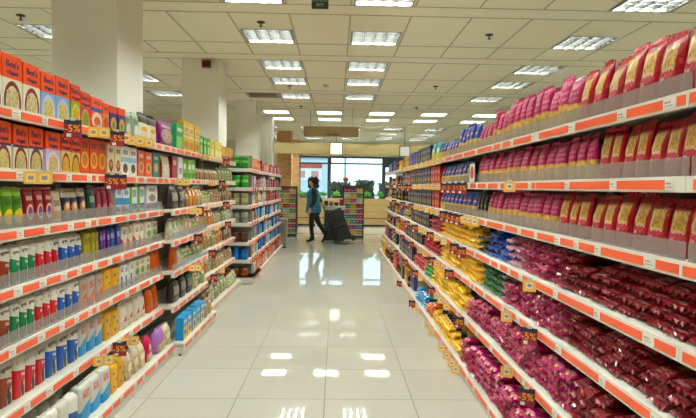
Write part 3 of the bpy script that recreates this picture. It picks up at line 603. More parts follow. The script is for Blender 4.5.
# left side, by shelf
for k, key, n, x0, x1, kw in [
    (1, 'ben_cream', 4, -48, 40.5, {}), (1, 'ben_blue', 2, 41, 70, {}), (1, 'ben_green', 1, 70.5, 80, {}), (1, 'ben_pink', 1, 80.5, 90, {}), (1, 'orange_meal', 1, 91, 103, {}),
    (1, 'tan_meal', 1, 103, 109.5, {}), (1, 'purple_meal', 2, 110, 125, {}), (1, 'greenwhite', 2, 125.5, 140, {}), (1, 'beigebag', 2, 140.5, 158, {}), (1, 'purplebag', 1, 158.5, 175, {}),
    (1, 'greenbox', 1, 176, 182.5, {}), (1, 'yellowbox', 3, 183, 199.5, {}), (1, 'limebox', 3, 200, 210, {}), (1, 'paleyellow', 3, 210.5, 222, {}), (1, 'yellowcarton', 4, 222.5, 234, {}),
    (2, 'ben_cream_low', 5, -48, 43, {}), (2, 'ben_lilac', 1, 45, 60, {}), (2, 'ben_olive', 2, 60.5, 80, {}), (2, 'orange_pizza', 3, 80.5, 106.5, {}), (2, 'creambox', 2, 107.5, 121, {}), (2, 'whitebluebox', 2, 121.5, 137.5, {}),
    (2, 'orangebox', 2, 138, 152, {}), (2, 'tealbox', 1, 152.5, 160, {}), (2, 'whitebag', 1, 160.5, 171.5, {}), (2, 'redbox', 1, 172, 177.5, {}), (2, 'whitebox', 1, 178, 182.5, {}), (2, 'greengrain', 3, 183, 195.5, {}),
    (2, 'beanbag', 9, 197, 218, {}), (2, 'greenbean', 5, 218.5, 234, {'sz': .9}),
    (3, 'greenpouch', 6, -48, 25, {}), (3, 'redpouch', 3, 25.5, 54, {}), (3, 'orangepouch', 1, 54.5, 63, {}), (3, 'navypouch', 3, 63.5, 87.5, {}), (3, 'darkgreen', 1, 88, 96.5, {}), (3, 'redflat', 3, 97, 114, {}),
    (3, 'bluecarton', 2, 115, 129.5, {}), (3, 'greencarton', 2, 130, 144, {}), (3, 'navycarton', 1, 146, 158, {}), (3, 'blackbag', 2, 162, 177, {}), 
    (4, 'rice_brown', 4, -46, 11, {}), (4, 'rice_green', 3, 11.3, 37, {}), (4, 'rice_red', 3, 37.5, 60, {}), (4, 'rice_blue', 3, 60.5, 83, {}), (4, 'olive', 4, 83.5, 99, {}), (4, 'violet', 3, 99.5, 110, {}), (4, 'deepblue', 2, 110.5, 121, {}),
    (4, 'whitered', 4, 122, 145, {}), (4, 'whitemisc', 2, 146, 158, {}), (4, 'whitebean', 3, 162, 175, {}), 
    (5, 'rice_brown', 4, -46, 11, {}), (5, 'rice_green', 3, 11.3, 36, {}), (5, 'rice_red', 3, 36.5, 58, {}), (5, 'rice_blue', 3, 58.5, 80, {}), (5, 'greyorange', 3, 80.5, 104, {}), (5, 'yellowpack', 2, 104.5, 120, {}), (5, 'bluestripe', 3, 120.5, 134, {}),
    (5, 'whitemisc', 3, 134.5, 151, {}), (5, 'orangebag', 2, 151.5, 161, {}), (5, 'orangebag', 1, 163.5, 169, {}), (5, 'whitebean', 1, 170, 175, {}), 
    (6, 'big_brown', 4, -48, 20, {'setback': .055}), (6, 'big_red', 3, 20.5, 51.5, {'setback': .055}), (6, 'big_blue', 3, 52, 83.5, {'setback': .055}), (6, 'lightblue', 3, 84, 107.5, {'setback': .055}), (6, 'yellowpack', 2, 108, 122.5, {'setback': .05}),
    (6, 'whiteredbag', 4, 123, 148, {'setback': .04}), (6, 'orangebag', 2, 149, 159, {}), (6, 'blackbag', 3, 163.5, 185, {}), 
    (7, 'whitegreenbag', 5, 5, 60, {'setback': .05}), (7, 'whitebluebag', 2, 60.5, 80, {'setback': .05}), (7, 'lightblue', 3, 80.5, 112, {'setback': .05}), (7, 'yellowpack', 2, 112.5, 126, {'setback': .05}),
    (7, 'beigered', 3, 126.5, 146, {'setback': .04}), (7, 'pinkbag', 1, 146.5, 153, {'setback': .04}), (7, 'lilacbag', 1, 155.5, 164, {}), (7, 'beigered', 1, 164.5, 170, {}), (7, 'blueyellow', 5, 171, 194, {}),
    ]:
    run(-1, k, key, n, x0, x1, **kw)
PULSES = ['greenbean', 'brownbean', 'speckled', 'whitebean', 'lentil', 'orangelentil', 'greenlabel', 'maroonlabel', 'beigered', 'brownbean', 'lentil', 'speckled']
for k, n, x0 in [(3, 20, 177.5), (4, 20, 176), (5, 19, 175.5), (6, 16, 185.5), (7, 13, 195)]: mixed(-1, k, PULSES, n, x0, 237, 40 + k)
# second rows that show above the front row
for k, key, n, x0, x1 in [(4, 'rice_brown', 4, -46, 11), (5, 'rice_brown', 4, -46, 11), (5, 'rice_green', 3, 11.3, 36), (5, 'rice_red', 3, 36.5, 58), (5, 'rice_blue', 3, 58.5, 80), (4, 'rice_green', 3, 11.3, 37), (4, 'rice_red', 3, 37.5, 60), (4, 'rice_blue', 3, 60.5, 83),
                          (6, 'big_brown', 4, -48, 20), (6, 'big_red', 3, 20.5, 51.5), (6, 'big_blue', 3, 52, 83.5)]:
    n0 = len(PENDING); run(-1, k, key, n, x0, x1, setback=(.055 if k == 6 else .03) + .092)
    for j in range(n0, len(PENDING)): t = PENDING[j]; PENDING[j] = t[:4] + (1,) + t[5:]
for key, n, x0, x1 in [('whitegreenbag', 5, 5, 60), ('whitebluebag', 2, 60.5, 80)]:
    n0 = len(PENDING); run(-1, 7, key, n, x0, x1, setback=.05 + .1)
    for j in range(n0, len(PENDING)): t = PENDING[j]; PENDING[j] = t[:4] + (1,) + t[5:]

# right side: upright goods
for k, key, n, x0, x1, kw in [
    (1, 'redpasta', 9, 577, 770, {'hjit': .11, 'sz': 1.2}), (1, 'magenta', 12, 491, 576, {'hjit': .1, 'sz': 1.18}), (1, 'magenta', 3, 477.5, 490.5, {'sz': .85}), (1, 'bluepasta', 5, 457.5, 477, {'sz': 1.2, 'hjit': .1}), (1, 'bluepasta', 6, 440, 456.5, {'sz': .85}), (1, 'tealpasta', 2, 431, 439.5, {}), (1, 'navybox', 5, 418, 430.5, {}), (1, 'violetbox', 4, 409, 417.5, {}), (1, 'yellowlas', 3, 404.5, 408.7, {}),
    (2, 'redpasta', 10, 598, 770, {'hjit': .05}), (2, 'magenta', 3, 566, 594, {}), (2, 'magenta', 12, 478, 564, {'hjit': .05}), (2, 'bluepasta', 8, 441, 470, {}), (2, 'redlasagne', 4, 430.5, 440, {}), (2, 'navybox', 9, 410, 430, {}),
    (3, 'redpasta', 12, 557, 770, {'hjit': .08}), (3, 'magenta', 11, 486.5, 556.5, {'hjit': .06}), (3, 'blackpasta', 3, 476.5, 486, {}), (3, 'bluepasta', 9, 440, 476, {}), (3, 'redlasagne', 3, 432, 439, {}), (3, 'navybox', 11, 408.5, 431.5, {}),
    (4, 'navybox', 9, 411, 429, {}), (5, 'navybox', 10, 405, 422, {}), (6, 'navybox', 9, 402, 415, {})]:
    run(1, k, key, n, x0, x1, **{**dict(setback=.03), **kw})
for k, key, c, x0, x1, l in [
    (4, 'redpk', 12, 556, 770, 4), (4, 'magpk', 5, 520.5, 555.5, 4), (4, 'pinkpk', 2, 507.5, 520, 4), (4, 'blupk', 4, 488, 507, 4), (4, 'blkpk', 2, 478.5, 487.5, 3), (4, 'yelpk', 13, 441, 478, 4), (4, 'redsm', 6, 429.5, 440.5, 3),
    (5, 'redpk', 12, 561, 770, 4), (5, 'magpk', 8, 504, 560.5, 4), (5, 'pinkpk', 1, 500.5, 504, 4), (5, 'grnpk', 4, 481, 500, 4), (5, 'yelpk', 14, 440, 480.5, 4), (5, 'redsm', 10, 423, 439.5, 3),
    (6, 'redpk', 11, 576, 770, 4), (6, 'magpk', 17, 471, 575.5, 4), (6, 'yelpk', 13, 435, 470.5, 4), (6, 'lgrnpk', 3, 428.5, 434.5, 4), (6, 'redsm', 8, 415.5, 428, 3),
    (7, 'redpk', 9, 545, 770, 4), (7, 'magpk', 15, 461, 544.5, 4), (7, 'yelpk', 12, 432.5, 460.5, 3), (7, 'orgpk', 4, 425.5, 432, 3), (7, 'skypk', 6, 417, 425, 3)]:
    stack(1, k, key, c, x0, x1, l)
# coffee, jars and boxes mixed on the far bays
FARK = ['brownpack', 'saucejar', 'creampack', 'coffeejar', 'navybox', 'navybox', 'violetbox', 'yellowlas', 'redlasagne', 'coffeejar', 'brownpack']
for k in range(1, 8):
    ya = {1: 8.85, 2: 8.3, 3: 8.6, 4: 8.2, 5: 8.9, 6: 9.7, 7: 7.0}[k]; n = int((11.8 - ya) / .13); p = (11.8 - ya) / n; R3 = random.Random(90 + k); i = 0
    while i < n:
        m = min(R3.choice((1, 2, 2, 3, 4)), n - i); line(1, k, R3.choice(FARK), m, ya + p * i, ya + p * (i + m) - .004, R3.uniform(.02, .06), R3.uniform(.8, 1.05), 1, .05); i += m
finish_labels()

# ------------------------------------------------------------------ tags on the rails
def disc_card():
    m = MB(); m.box(-.042, .042, 0, .002, -.095, 0, 0); m.box(-.042, .042, -.0008, 0, -.022, 0, 1); m.box(-.03, -.008, -.0008, 0, -.09, -.072, 2)
    return m.mesh('discount_tag', [MAROON, NAVYCARD, PAPER])
DT = disc_card()
DTX = joined('lettering', [(text_mesh('-5%', .052, YINK, .0016), (-.002, -.0018, -.047))], YINK)
CLIP = MB().box(-.012, .012, -.001, .006, -.004, .012).mesh('clip', plain('clear_clip', '#c9c7c4', .25))
YTW = MB().box(-.058, .058, 0, .002, -.06, 0, 0).box(-.046, -.01, -.0008, 0, -.05, -.012, 1).box(.006, .046, -.0008, 0, -.05, -.012, 1).box(-.04, -.018, -.0014, -.0008, -.04, -.022, 2).box(.014, .038, -.0014, -.0008, -.04, -.022, 2).mesh('price_tag', [YCARD, plain('pale_yellow_card', '#f0cf86', .5), plain('grey_ink', '#9a8f86', .6)])
YT = MB().box(-.034, .034, 0, .002, -.062, 0, 0).box(-.016, .016, -.0008, 0, -.045, -.012, 1).box(-.01, .01, -.0014, -.0008, -.036, -.02, 2).mesh('price_tag', [YCARD, PAPER, plain('blue_grey_ink', '#7f86a0', .6)])
TAGS = []
def rail_tag(side, k, kind, y=None, x=None, twist=0.):
    fr = (1.44 if k < 7 else 1.35) if side < 0 else (1.09 if k < 6 else (1.05 if k == 6 else .98))
    half = .058 if kind == 'w' else (.042 if kind == 'd' else .034)
    if y is None: y = px_y(side, x, fr - half, (L_Z if side < 0 else R_Z)[k] - .03)
    f = lfront(y, k) if side < 0 else rfront(k)
    z = (L_Z if side < 0 else R_Z)[k]
    wide = kind == 'w'
    nm, me, kids = ('discount_tag', DT, [('lettering', DTX), ('clip', CLIP)]) if kind == 'd' else ('price_tag', YTW if wide else YT, [('clip', CLIP)])
    a = (.45 + twist) * (1 if side < 0 else -1)                 # flag turned towards people walking up the aisle
    f -= .006 + half * math.cos(a)
    o = link(nm, me, None, (-f if side < 0 else f, y, z + (.002 if kind == 'd' else -.004)), a)
    for cn, cm in kids: link(cn, cm, o)
    TAGS.append((o, side, k, kind, y))
# left
for k, x in [(1, 72), (1, 117), (2, 112), (2, 119), (3, 190), (4, 189), (6, 119), (5, 212), (2, 222), (3, 226), (4, 228), (6, 214), (1, 226)]: rail_tag(-1, k, 'd', x=x, twist=RG.uniform(-.2, .1))
for k, x in [(1, 99), (1, 122), (1, 136), (1, 145), (2, 38), (2, 183), (4, 216), (6, 104), (5, 204), (3, 207), (6, 222), (6, 130), (1, 205), (2, 212), (4, 200), (3, 186), (5, 186)]: rail_tag(-1, k, 'w' if x < 190 else 'y', x=x)
# right
for k, xs in {1: [], 2: [444, 450, 456, 462, 409, 404, 399, 391], 3: [444, 449, 454, 459, 411, 403, 394], 4: [454, 461, 398, 407, 415, 430], 5: [529, 449, 411, 402, 393, 432], 6: [527, 459, 405, 431, 396, 415], 7: [399, 412]}.items():
    for x in xs: rail_tag(1, k, 'd', x=x, twist=RG.uniform(-.15, .25))
for k, xs in {1: [404, 408, 412, 417, 422, 427, 432, 438], 2: [510, 428, 433, 438, 415, 420], 3: [465, 470, 475, 438, 433, 427, 421, 416], 4: [530, 437, 421, 425, 444], 5: [507, 437, 420, 425, 443], 6: [507, 441, 447, 421, 437], 7: [452, 447, 442, 432, 427, 417, 456]}.items():
    for x in xs: rail_tag(1, k, 'y', x=x)
gr = {}
for t in TAGS: gr.setdefault(t[1:4], []).append(t)
for (side, k, kind), v in gr.items():
    v.sort(key=lambda t: t[4])
    base = {'d': 'maroon -5% discount tag', 'y': 'yellow price tag', 'w': 'wide yellow price card'}[kind]
    for i, t in enumerate(v):
        pos = 'clipped alone' if len(v) == 1 else ordw(i + 1) + ' from near end'
        tag(t[0], f'{base} {pos}, rail of the {shelf_name(side, k)}', 'tag', 'discount tags' if kind == 'd' else 'yellow price tags')
# round promotion card on the second pasta shelf
pc = thing('promotion_card', 'white promotion card with red disc and green edge among the pasta bags', 'card', (1.082, px_y(1, 472, 1.09), R_Z[2] + .0), -PI / 2)
obj('card', MB().box(-.09, .09, -.003, 0, 0, .15, 0, .001), plain('promo_white', '#e2d6cc', .5), pc)
obj('disc', MB().rings([[(.02 + .05 * math.cos(2 * PI * i / 20), y, .08 + .05 * math.sin(2 * PI * i / 20)) for i in range(20)] for y in (-.003, -.006)], 0, False), plain('promo_red', '#c22a33', .5), pc)
obj('edge', MB().box(-.09, -.06, -.0045, -.003, 0, .15), plain('promo_green', '#2c7a4a', .5), pc)

# ------------------------------------------------------------------ jutting end unit and the run beyond it on the rice side
EZ = {1: 1.70, 2: 1.42, 3: 1.16, 4: .90, 5: .62, 6: .36, 7: .10}
t = thing('end_unit', 'cream end shelving unit jutting into the aisle after the pulse bays', 'shelving', (-1.66, 7.82, 0))
EX1, EY1 = .40, .90            # local extents: aisle edge of shelves, far edge
obj('back_panel', MB().box(0, .016, .0, EY1, 0, 1.95), BACKP, t)
obj('divider', MB().box(.016, EX1 - .02, .33, .345, 0, 1.9), BACKP, t)
obj('base_plinth', MB().box(.0, .46, 0.0, EY1, .015, .10).box(.03, .42, .03, EY1 - .03, 0, .015), [WHITE], t)
for k in range(1, 8):
    xx = EX1 if k < 7 else .46
    s = obj('shelf', MB().box(.016, xx - .012, .0, EY1, EZ[k] - .022, EZ[k]), SHELF, t)
    r = obj('price_rail', rail_mesh(EY1 - .02, 300 + k, (.12, .16), (.06,)), [WHITE, ORANGE, PAPER, FAINT], s, loc=(xx, .01, EZ[k]), rz=PI / 2)
    obj('price_rail', MB().box(.02, xx - .012, -.008, 0, EZ[k] - .05, EZ[k]), WHITE, s)
E_GOODS = {1: 'greentin', 2: 'greentin', 3: 'oliveTin', 4: 'greytin', 5: 'darktin', 6: 'bluebottle', 7: 'amberjar'}
EW = {1: 'top', 2: 'second', 3: 'third', 4: 'fourth', 5: 'fifth', 6: 'sixth', 7: 'bottom'}
POSW = ['by the back panel', 'in the middle', 'by the aisle']
for k, key in E_GOODS.items():
    kd = K[key]
    for i in range(3):
        x = -1.66 + .075 + .118 * i
        sc = min(1.0, .118 / kd.w * .96)
        o = kd.put((x, 7.835, EZ[k] + .001), 0, sc, 1.0, 0, sc)
        tag(o, f'{kd.desc} {POSW[i]}, {EW[k]} shelf of end unit', kd.cat, f'tins and jars on the end unit, {EW[k]} shelf')
E_SIDE = {1: 'yellowcarton', 2: 'navycarton', 3: 'whitepack', 4: 'yellowcarton', 5: 'creampack', 6: 'orangecarton', 7: 'orangecarton'}
RE = random.Random(77); UNITN = {}
def unit_good(key, x, y, z, wid, k, where, zs_):
    kd = K[key]; o = kd.put((x, y, z), PI / 2 + RE.uniform(-.05, .05), wid / kd.w * .94, zs_, RE.randrange(9), min(1, max(.6, wid / kd.w)))
    n = UNITN[(key, k, where)] = UNITN.get((key, k, where), 0) + 1
    tag(o, f'{kd.desc}, {ordw(n)} of kind, {EW[k]} shelf, {where}', kd.cat, f'{kd.desc} row, {EW[k]} shelf, {where}')
E_SIDE = {1: ['yellowcarton', 'orangecarton'], 2: ['navycarton', 'whitepack', 'redbox'], 3: ['whitepack', 'redcarton', 'navycarton'], 4: ['yellowcarton', 'redbox', 'whitepack'], 5: ['orangecarton', 'brownpack', 'blueyellow'], 6: ['orangecarton', 'whitepack', 'blueyellow'], 7: ['orangecarton', 'whitepack']}
for k, keys in E_SIDE.items():
    xx = EX1 if k < 7 else .46
    for i in range(5): unit_good(RE.choice(keys), -1.66 + xx - .03 - RE.uniform(0, .03), 8.18 + .104 * (i + .5), EZ[k] + .001, .104, k, 'end unit aisle side', RE.uniform(.75, 1.05))
for k in (2, 4, 6):
    for i in range(3):
        o = link('discount_tag', DT, None, (-1.66 + EX1 + .008, 8.1 + i * .25, EZ[k] + .002), PI / 2); link('lettering', DTX, o); link('clip', CLIP, o)
        tag(o, f'maroon -5% discount tag, {ordw(i + 1)} along, {EW[k]} rail of end unit', 'tag', 'discount tags')
FB = [(8.78, 10.0), (10.0, 11.22), (11.22, 12.4)]
FWORD = ['shelving bay of red and blue packs next to the end unit', 'middle shelving bay of red and blue packs', 'last shelving bay of red and blue packs by the steel bin']
for i, (a, b) in enumerate(FB):
    bay(-1, a, b, 1.27, .32, EZ, 1.22, FWORD[i], (), 400 + i * 9)
    where = ['first', 'second', 'third'][i]
    for k in range(1, 8):
        keys = (['redcarton', 'redcarton', 'redcarton', 'redbox', 'orangecarton'] if k <= 3 else ['bluepack', 'bluepack', 'bluecarton', 'whitepack', 'blueyellow']) if k < 7 else ['whitepack', 'orangecarton', 'redcarton']
        if i == 0 and k in (2, 3): keys = ['navycarton', 'redcarton', 'whitepack', 'yellowcarton']
        y = a + .02
        while y < b - .12:
            key = RE.choice(keys); wid = min({'redcarton': .15, 'bluepack': .17}.get(key, .11), b - .01 - y)
            for _ in range(RE.choice((1, 2, 2))):
                if y + wid > b - .008: break
                unit_good(key, -1.29 - RE.uniform(0, .03) if k < 7 else -1.25, y + wid / 2, EZ[k] + .001, wid, k, f'{where} bay past end unit', RE.uniform(.74, .96)); y += wid + .004
            else: continue
            break
for k in (2, 3, 4, 5, 6):
    for i in range(2):
        o = link('discount_tag', DT, None, (-1.27 + .008, 9.1 + i * .5 + .1 * k, EZ[k] + .002), PI / 2); link('lettering', DTX, o); link('clip', CLIP, o)
        tag(o, f'maroon -5% discount tag, {ordw(i + 1)} along, {EW[k]} rail past the end unit', 'tag', 'discount tags')
# steel bin at the end of that run
t = thing('waste_bin', 'tall brushed steel waste bin at the end of the red and blue shelving', 'bin', (-1.27, 12.66, 0))
obj('body', MB().box(-.115, .115, -.13, .13, .02, .62, 0, .012), STEEL, t); obj('base', MB().box(-.105, .105, -.12, .12, 0, .02), BLACK, t)
obj('lid', MB().box(-.12, .12, -.135, .135, .62, .67, 0, .01), plain('steel_lid', '#8a8782', .3, .9), t)

# ------------------------------------------------------------------ room shell
def floor_mat():
    t = NT('polished_floor_tiles'); b = t.b
    tc = t.node('ShaderNodeTexCoord'); sp = t.node('ShaderNodeSeparateXYZ'); t.l.new(tc.outputs['Object'], sp.inputs[0])
    def edge(s, off):
        a = t.math('FRACT', t.math('MULTIPLY_ADD', s, 1 / .6, off)); return t.math('LESS_THAN', t.math('MINIMUM', a, t.math('SUBTRACT', 1.0, a)), .0060)
    j = t.math('MAXIMUM', edge(sp.outputs[0], .06 / .6 + 20), edge(sp.outputs[1], 20.0))
    n = t.noise(tc.outputs['Object'], 1.3, 4); 
    wn = t.node('ShaderNodeTexWhiteNoise'); fl = t.node('ShaderNodeVectorMath', operation='FLOOR'); mp = t.node('ShaderNodeMapping')
    mp.inputs['Scale'].default_value = (1 / .6, 1 / .6, 0); mp.inputs['Location'].default_value = (.1, 0, 0); t.l.new(tc.outputs['Object'], mp.inputs[0]); t.l.new(mp.outputs[0], fl.inputs[0]); t.l.new(fl.outputs[0], wn.inputs[0])
    c = t.mix(t.math('MULTIPLY_ADD', wn.outputs[0], .5, t.math('MULTIPLY', n, .5)), lin('#b4b1a5'), lin('#c0bdb2'))
    t.l.new(t.mix(j, c, lin('#6b675c')), b.inputs['Base Color'])
    t.val(b.inputs['Roughness'], t.math('MULTIPLY_ADD', j, .4, .022)); b.inputs['Specular IOR Level'].default_value = .6
    return t.m
XL, XR, Y0, Y1 = -9.2, 9.2, -3.2, 22.0
struct('floor', MB().box(XL - .2, XR + .2, Y0 - .2, Y1 + .1, -.12, 0), floor_mat())
WALLM = plain('cream_wall_paint', '#d9d2bc', .7, noise=.02)
struct('wall_left', MB().box(XL - .2, XL, Y0, Y1, 0, CEIL + .4), WALLM)
struct('wall_right', MB().box(XR, XR + .2, Y0, Y1, 0, CEIL + .4), WALLM)
struct('wall_back', MB().box(XL - .2, XR + .2, Y0 - .2, Y0, 0, CEIL + .4), WALLM)
# front wall with the window opening
WX0, WX1, WZ0, WZ1 = -1.55, 4.4, .0, 2.70
FW = MB(); FW.box(XL - .2, WX0, Y1, Y1 + .25, 0, CEIL + .4); FW.box(WX1, XR + .2, Y1, Y1 + .25, 0, CEIL + .4); FW.box(WX0, WX1, Y1, Y1 + .25, WZ1, CEIL + .4)
struct('wall_front', FW, WALLM)
# ceiling: tiles between grid bars, open where a light or grille is set
GX0, PITCH = .125, .655
ROWS = [-3.2, -2.3, -1.7, -1.1, -.8, -.2, .4, .7, 1.3, 1.9, 2.2, 2.8, 3.1, 3.4, 4.0, 4.6, 4.9, 5.5, 5.8, 6.4, 7.0, 7.6, 7.93, 8.55, 9.15, 9.77, 10.37, 10.7, 11.3, 11.9, 12.5, 12.8, 13.2, 13.7, 14.1, 14.55, 15.0, 15.6, 15.9, 16.5, 17.1, 17.7, 18.0, 18.6, 19.2, 19.8, 20.1, 20.7, 21.3, 22.0]
COLS = [GX0 + PITCH * i for i in range(-14, 15)]
def col_i(x): return min(range(len(COLS)), key=lambda i: abs(COLS[i] - x))
LIGHT_CELLS = []
for ci in (col_i(-3.81), col_i(-1.19), col_i(.125), col_i(2.745), col_i(4.71), col_i(-6.42)):
    for ry in (-.8, .7, 2.2, 3.4, 4.9, 6.4, 7.93, 9.15, 10.7):
        LIGHT_CELLS.append((ci, ROWS.index(ry)))
for ci in (col_i(-1.19), col_i(.125), col_i(1.435), col_i(-2.5), col_i(2.745)):
    for ry in (16.5, 18.0, 19.2, 20.1): LIGHT_CELLS.append((ci, ROWS.index(ry)))
PANEL_CELLS = [(col_i(x), ROWS.index(y)) for x in (-1.845, -.53, .785, 2.09, 3.4) for y in (13.2, 14.55)]
VENT_CELL = (col_i(-1.845), ROWS.index(10.7))
holes = set(LIGHT_CELLS) | set(PANEL_CELLS) | {VENT_CELL}
cm = MB()
for i in range(len(COLS) - 1):
    for j in range(len(ROWS) - 1):
        if (i, j) in holes: continue
        cm.add([(COLS[i], ROWS[j], CEIL), (COLS[i], ROWS[j + 1], CEIL), (COLS[i + 1], ROWS[j + 1], CEIL), (COLS[i + 1], ROWS[j], CEIL)], [(0, 1, 2, 3)])
for a, b in ((XL - .1, COLS[0]), (COLS[-1], XR + .1)):
    cm.box(a, b, Y0, Y1, CEIL, CEIL + .02)
cm.box(XL - .2, XR + .2, Y0 - .2, Y1 + .2, CEIL + .2, CEIL + .3)  # unseen slab above the ceiling, added to keep sky light out
struct('ceiling', cm, plain('ceiling_tile', '#ece3c9', .85, noise=.02, nscale=2))
g = MB()
for x in COLS:
    for y0, y1 in zip(ROWS, ROWS[1:]):
        if y1 - y0 > .36: g.box(x - .009, x + .009, y0, y1, CEIL - .004, CEIL + .004)
for y in ROWS[1:-1]:
    if y not in (-.8, .7, 2.2, 3.4, 4.9, 6.4, 8.55, 9.77, 11.3, 13.2, 13.7, 14.55, 15.0): g.box(COLS[0], COLS[-1], y - .008, y + .008, CEIL - .0045, CEIL + .0035)
struct('trim_1', g, plain('ceiling_grid_bar', '#b3ab93', .6))

TUBE = emis('fluorescent_tube', '#f5fff7', 84.0)
REFL = plain('bright_reflector', '#8a8a85', .35, .9)
LOUV = plain('louvre_metal', '#4a4a46', .4, .9)
def light_meshes():
    w = .3 - .006; fr = MB()
    fr.box(-w - .004, w + .004, -.296, -.28, -.004, .07); fr.box(-w - .004, w + .004, .28, .296, -.004, .07); fr.box(-w - .004, -w + .012, -.28, .28, -.004, .07); fr.box(w - .012, w + .004, -.28, .28, -.004, .07)
    fr.box(-w, w, -.29, .29, .085, .095)
    lo = MB()
    for i in range(5):
        x = -.282 + .141 * i; lo.add([(x - .010, -.28, .052), (x - .010, .28, .052), (x, .28, .0), (x, -.28, .0), (x + .010, -.28, .052), (x + .010, .28, .052)], [(0, 1, 2, 3), (3, 2, 5, 4), (4, 5, 1, 0)])
    for j in range(5):
        y = -.275 + .1125 * j; lo.box(-.282, .282, y - .004, y + .004, .0, .030, 1)
    tb = [MB().tube((-.2115 + .141 * i, -.275, .066), (-.2115 + .141 * i, .275, .066), .013, 8).mesh('tube', TUBE) for i in range(4)]
    return fr.mesh('frame', REFL), lo.mesh('louver', [LOUV, plain('louvre_blade', '#2c2a27', .6)]), tb
LFM, LLM, LTB = light_meshes()
COLW = {}
def place_light(ci, ri):
    x = (COLS[ci] + COLS[ci + 1]) / 2; y = (ROWS[ri] + ROWS[ri + 1]) / 2
    t = link('ceiling_light', None, None, (x, y, CEIL), 0)
    link('frame', LFM, t); link('louver', LLM, t)
    for m in LTB: link('tube', m, t)
    return t
CWORD = {col_i(-6.42): 'outermost line past the rice side', col_i(-3.81): 'line beyond the white columns', col_i(-1.19): 'line above the rice-side floor edge', col_i(.125): 'line above the middle of the aisle', col_i(2.745): 'line above the pasta shelving', col_i(4.71): 'outermost line past the pasta side',
         col_i(1.435): 'line just inside the pasta side', col_i(-2.5): 'line above the rice shelving'}
byc = {}
for c in LIGHT_CELLS: byc.setdefault((c[0], c[1] >= ROWS.index(16.5)), []).append(c)
for (ci, far), v in byc.items():
    for n, c in enumerate(sorted(v)):
        o = place_light(*c)
        tag(o, f'square louvred ceiling light, {ordw(n + 1)} {"by the beam" if far else "in order"}, {CWORD[ci]}', 'light', 'louvred ceiling lights')
PANEL = emis('pale_light_panel', '#e9f2e0', 3.2)
PF = MB().box(-.32, .32, -.25, -.235, -.004, .05).box(-.32, .32, .235, .25, -.004, .05).box(-.32, -.3, -.235, .235, -.004, .05).box(.3, .32, -.235, .235, -.004, .05).box(-.32, .32, -.25, .25, .05, .06).mesh('frame', WHITE)
PD = MB().box(-.3, .3, -.235, .235, .002, .012).mesh('diffuser', PANEL)
for i, (ci, ri) in enumerate(sorted(PANEL_CELLS, key=lambda c: (c[1], c[0]))):
    x = (COLS[ci] + COLS[ci + 1]) / 2; y = (ROWS[ri] + ROWS[ri + 1]) / 2
    t = link('panel_light', None, None, (x, y, CEIL), 0); link('frame', PF, t); link('diffuser', PD, t)
    row = 'nearer' if ROWS[ri] < 14 else 'farther'
    tag(t, f'plain flat ceiling light panel, {ordw(i % 5 + 1)} from rice side in the {row} panel row', 'light', 'flat ceiling light panels')
ci, ri = VENT_CELL; x = (COLS[ci] + COLS[ci + 1]) / 2; y = (ROWS[ri] + ROWS[ri + 1]) / 2
t = thing('ceiling_vent', 'dark grey ventilation grille in the ceiling beside the lights', 'vent', (x, y, CEIL))
obj('frame', MB().box(-.32, .32, -.29, -.26, -.006, .05).box(-.32, .32, .26, .29, -.006, .05).box(-.32, -.29, -.26, .26, -.006, .05).box(.29, .32, -.26, .26, -.006, .05).box(-.32, .32, -.29, .29, .05, .06), plain('vent_grey', '#a8a494', .5), t)
sl = MB()
for i in range(9):
    yy = -.24 + .06 * i; sl.add([(-.29, yy - .02, .0), (.29, yy - .02, .0), (.29, yy + .02, .03), (-.29, yy + .02, .03), (-.29, yy - .02, .003), (.29, yy - .02, .003), (.29, yy + .02, .033), (-.29, yy + .02, .033)], [(0, 3, 2, 1), (4, 5, 6, 7), (0, 1, 5, 4), (2, 3, 7, 6)])
obj('slat', sl, plain('vent_slat', '#b9b4a2', .5), t)
# sprinklers and smoke detectors
def ceil_pt(px, py):
    d = (187 + (px - VX) * .015) - py; y = (CEIL - HC) * F_PX / d
    return ((px - VX - .015 * (187 - py)) * y / F_PX, y)
SPM = plain('bronze_sprinkler', '#4a4034', .4, .6)
for (px, py), w in zip([(29, 20), (262, 25), (488, 36), (290, 87), (435, 87), (416, 108), (301, 107)], ['beside the light beyond the near white column', 'between the first two lights over the rice side', 'in the plain tiles over the pasta side', 'beside the smallest rice-side louvred light', 'over the pasta side near the plain panels', 'just before the two panel rows, pasta side', 'near the plain panels on the rice side']):
    x, y = ceil_pt(px, py)
    t = thing('ceiling_sprinkler', f'small bronze sprinkler head {w}', 'sprinkler', (x, y, CEIL), 0, 'ceiling sprinklers')
    obj('plate', MB().lathe([(.001, -.012), (.045, -.010), (.048, 0)], n=14), SPM, t); obj('stem', MB().lathe([(.008, -.05), (.010, -.012)], n=8), SPM, t); obj('deflector', MB().lathe([(.02, -.055), (.022, -.05)], n=10), SPM, t)
for (px, py), w in zip([(326, 86), (366, 76)], ['between the two lines of lights', 'next to the middle-aisle lights']):
    x, y = ceil_pt(px, py)
    t = thing('smoke_detector', f'round cream smoke detector on the ceiling {w}', 'detector', (x, y, CEIL))
    obj('body', MB().lathe([(.03, -.045), (.05, -.03), (.055, -.01)], n=16), plain('detector_cream', '#c9bd98', .5), t); obj('base', MB().lathe([(.06, -.01), (.06, 0)], n=16), WHITE, t)

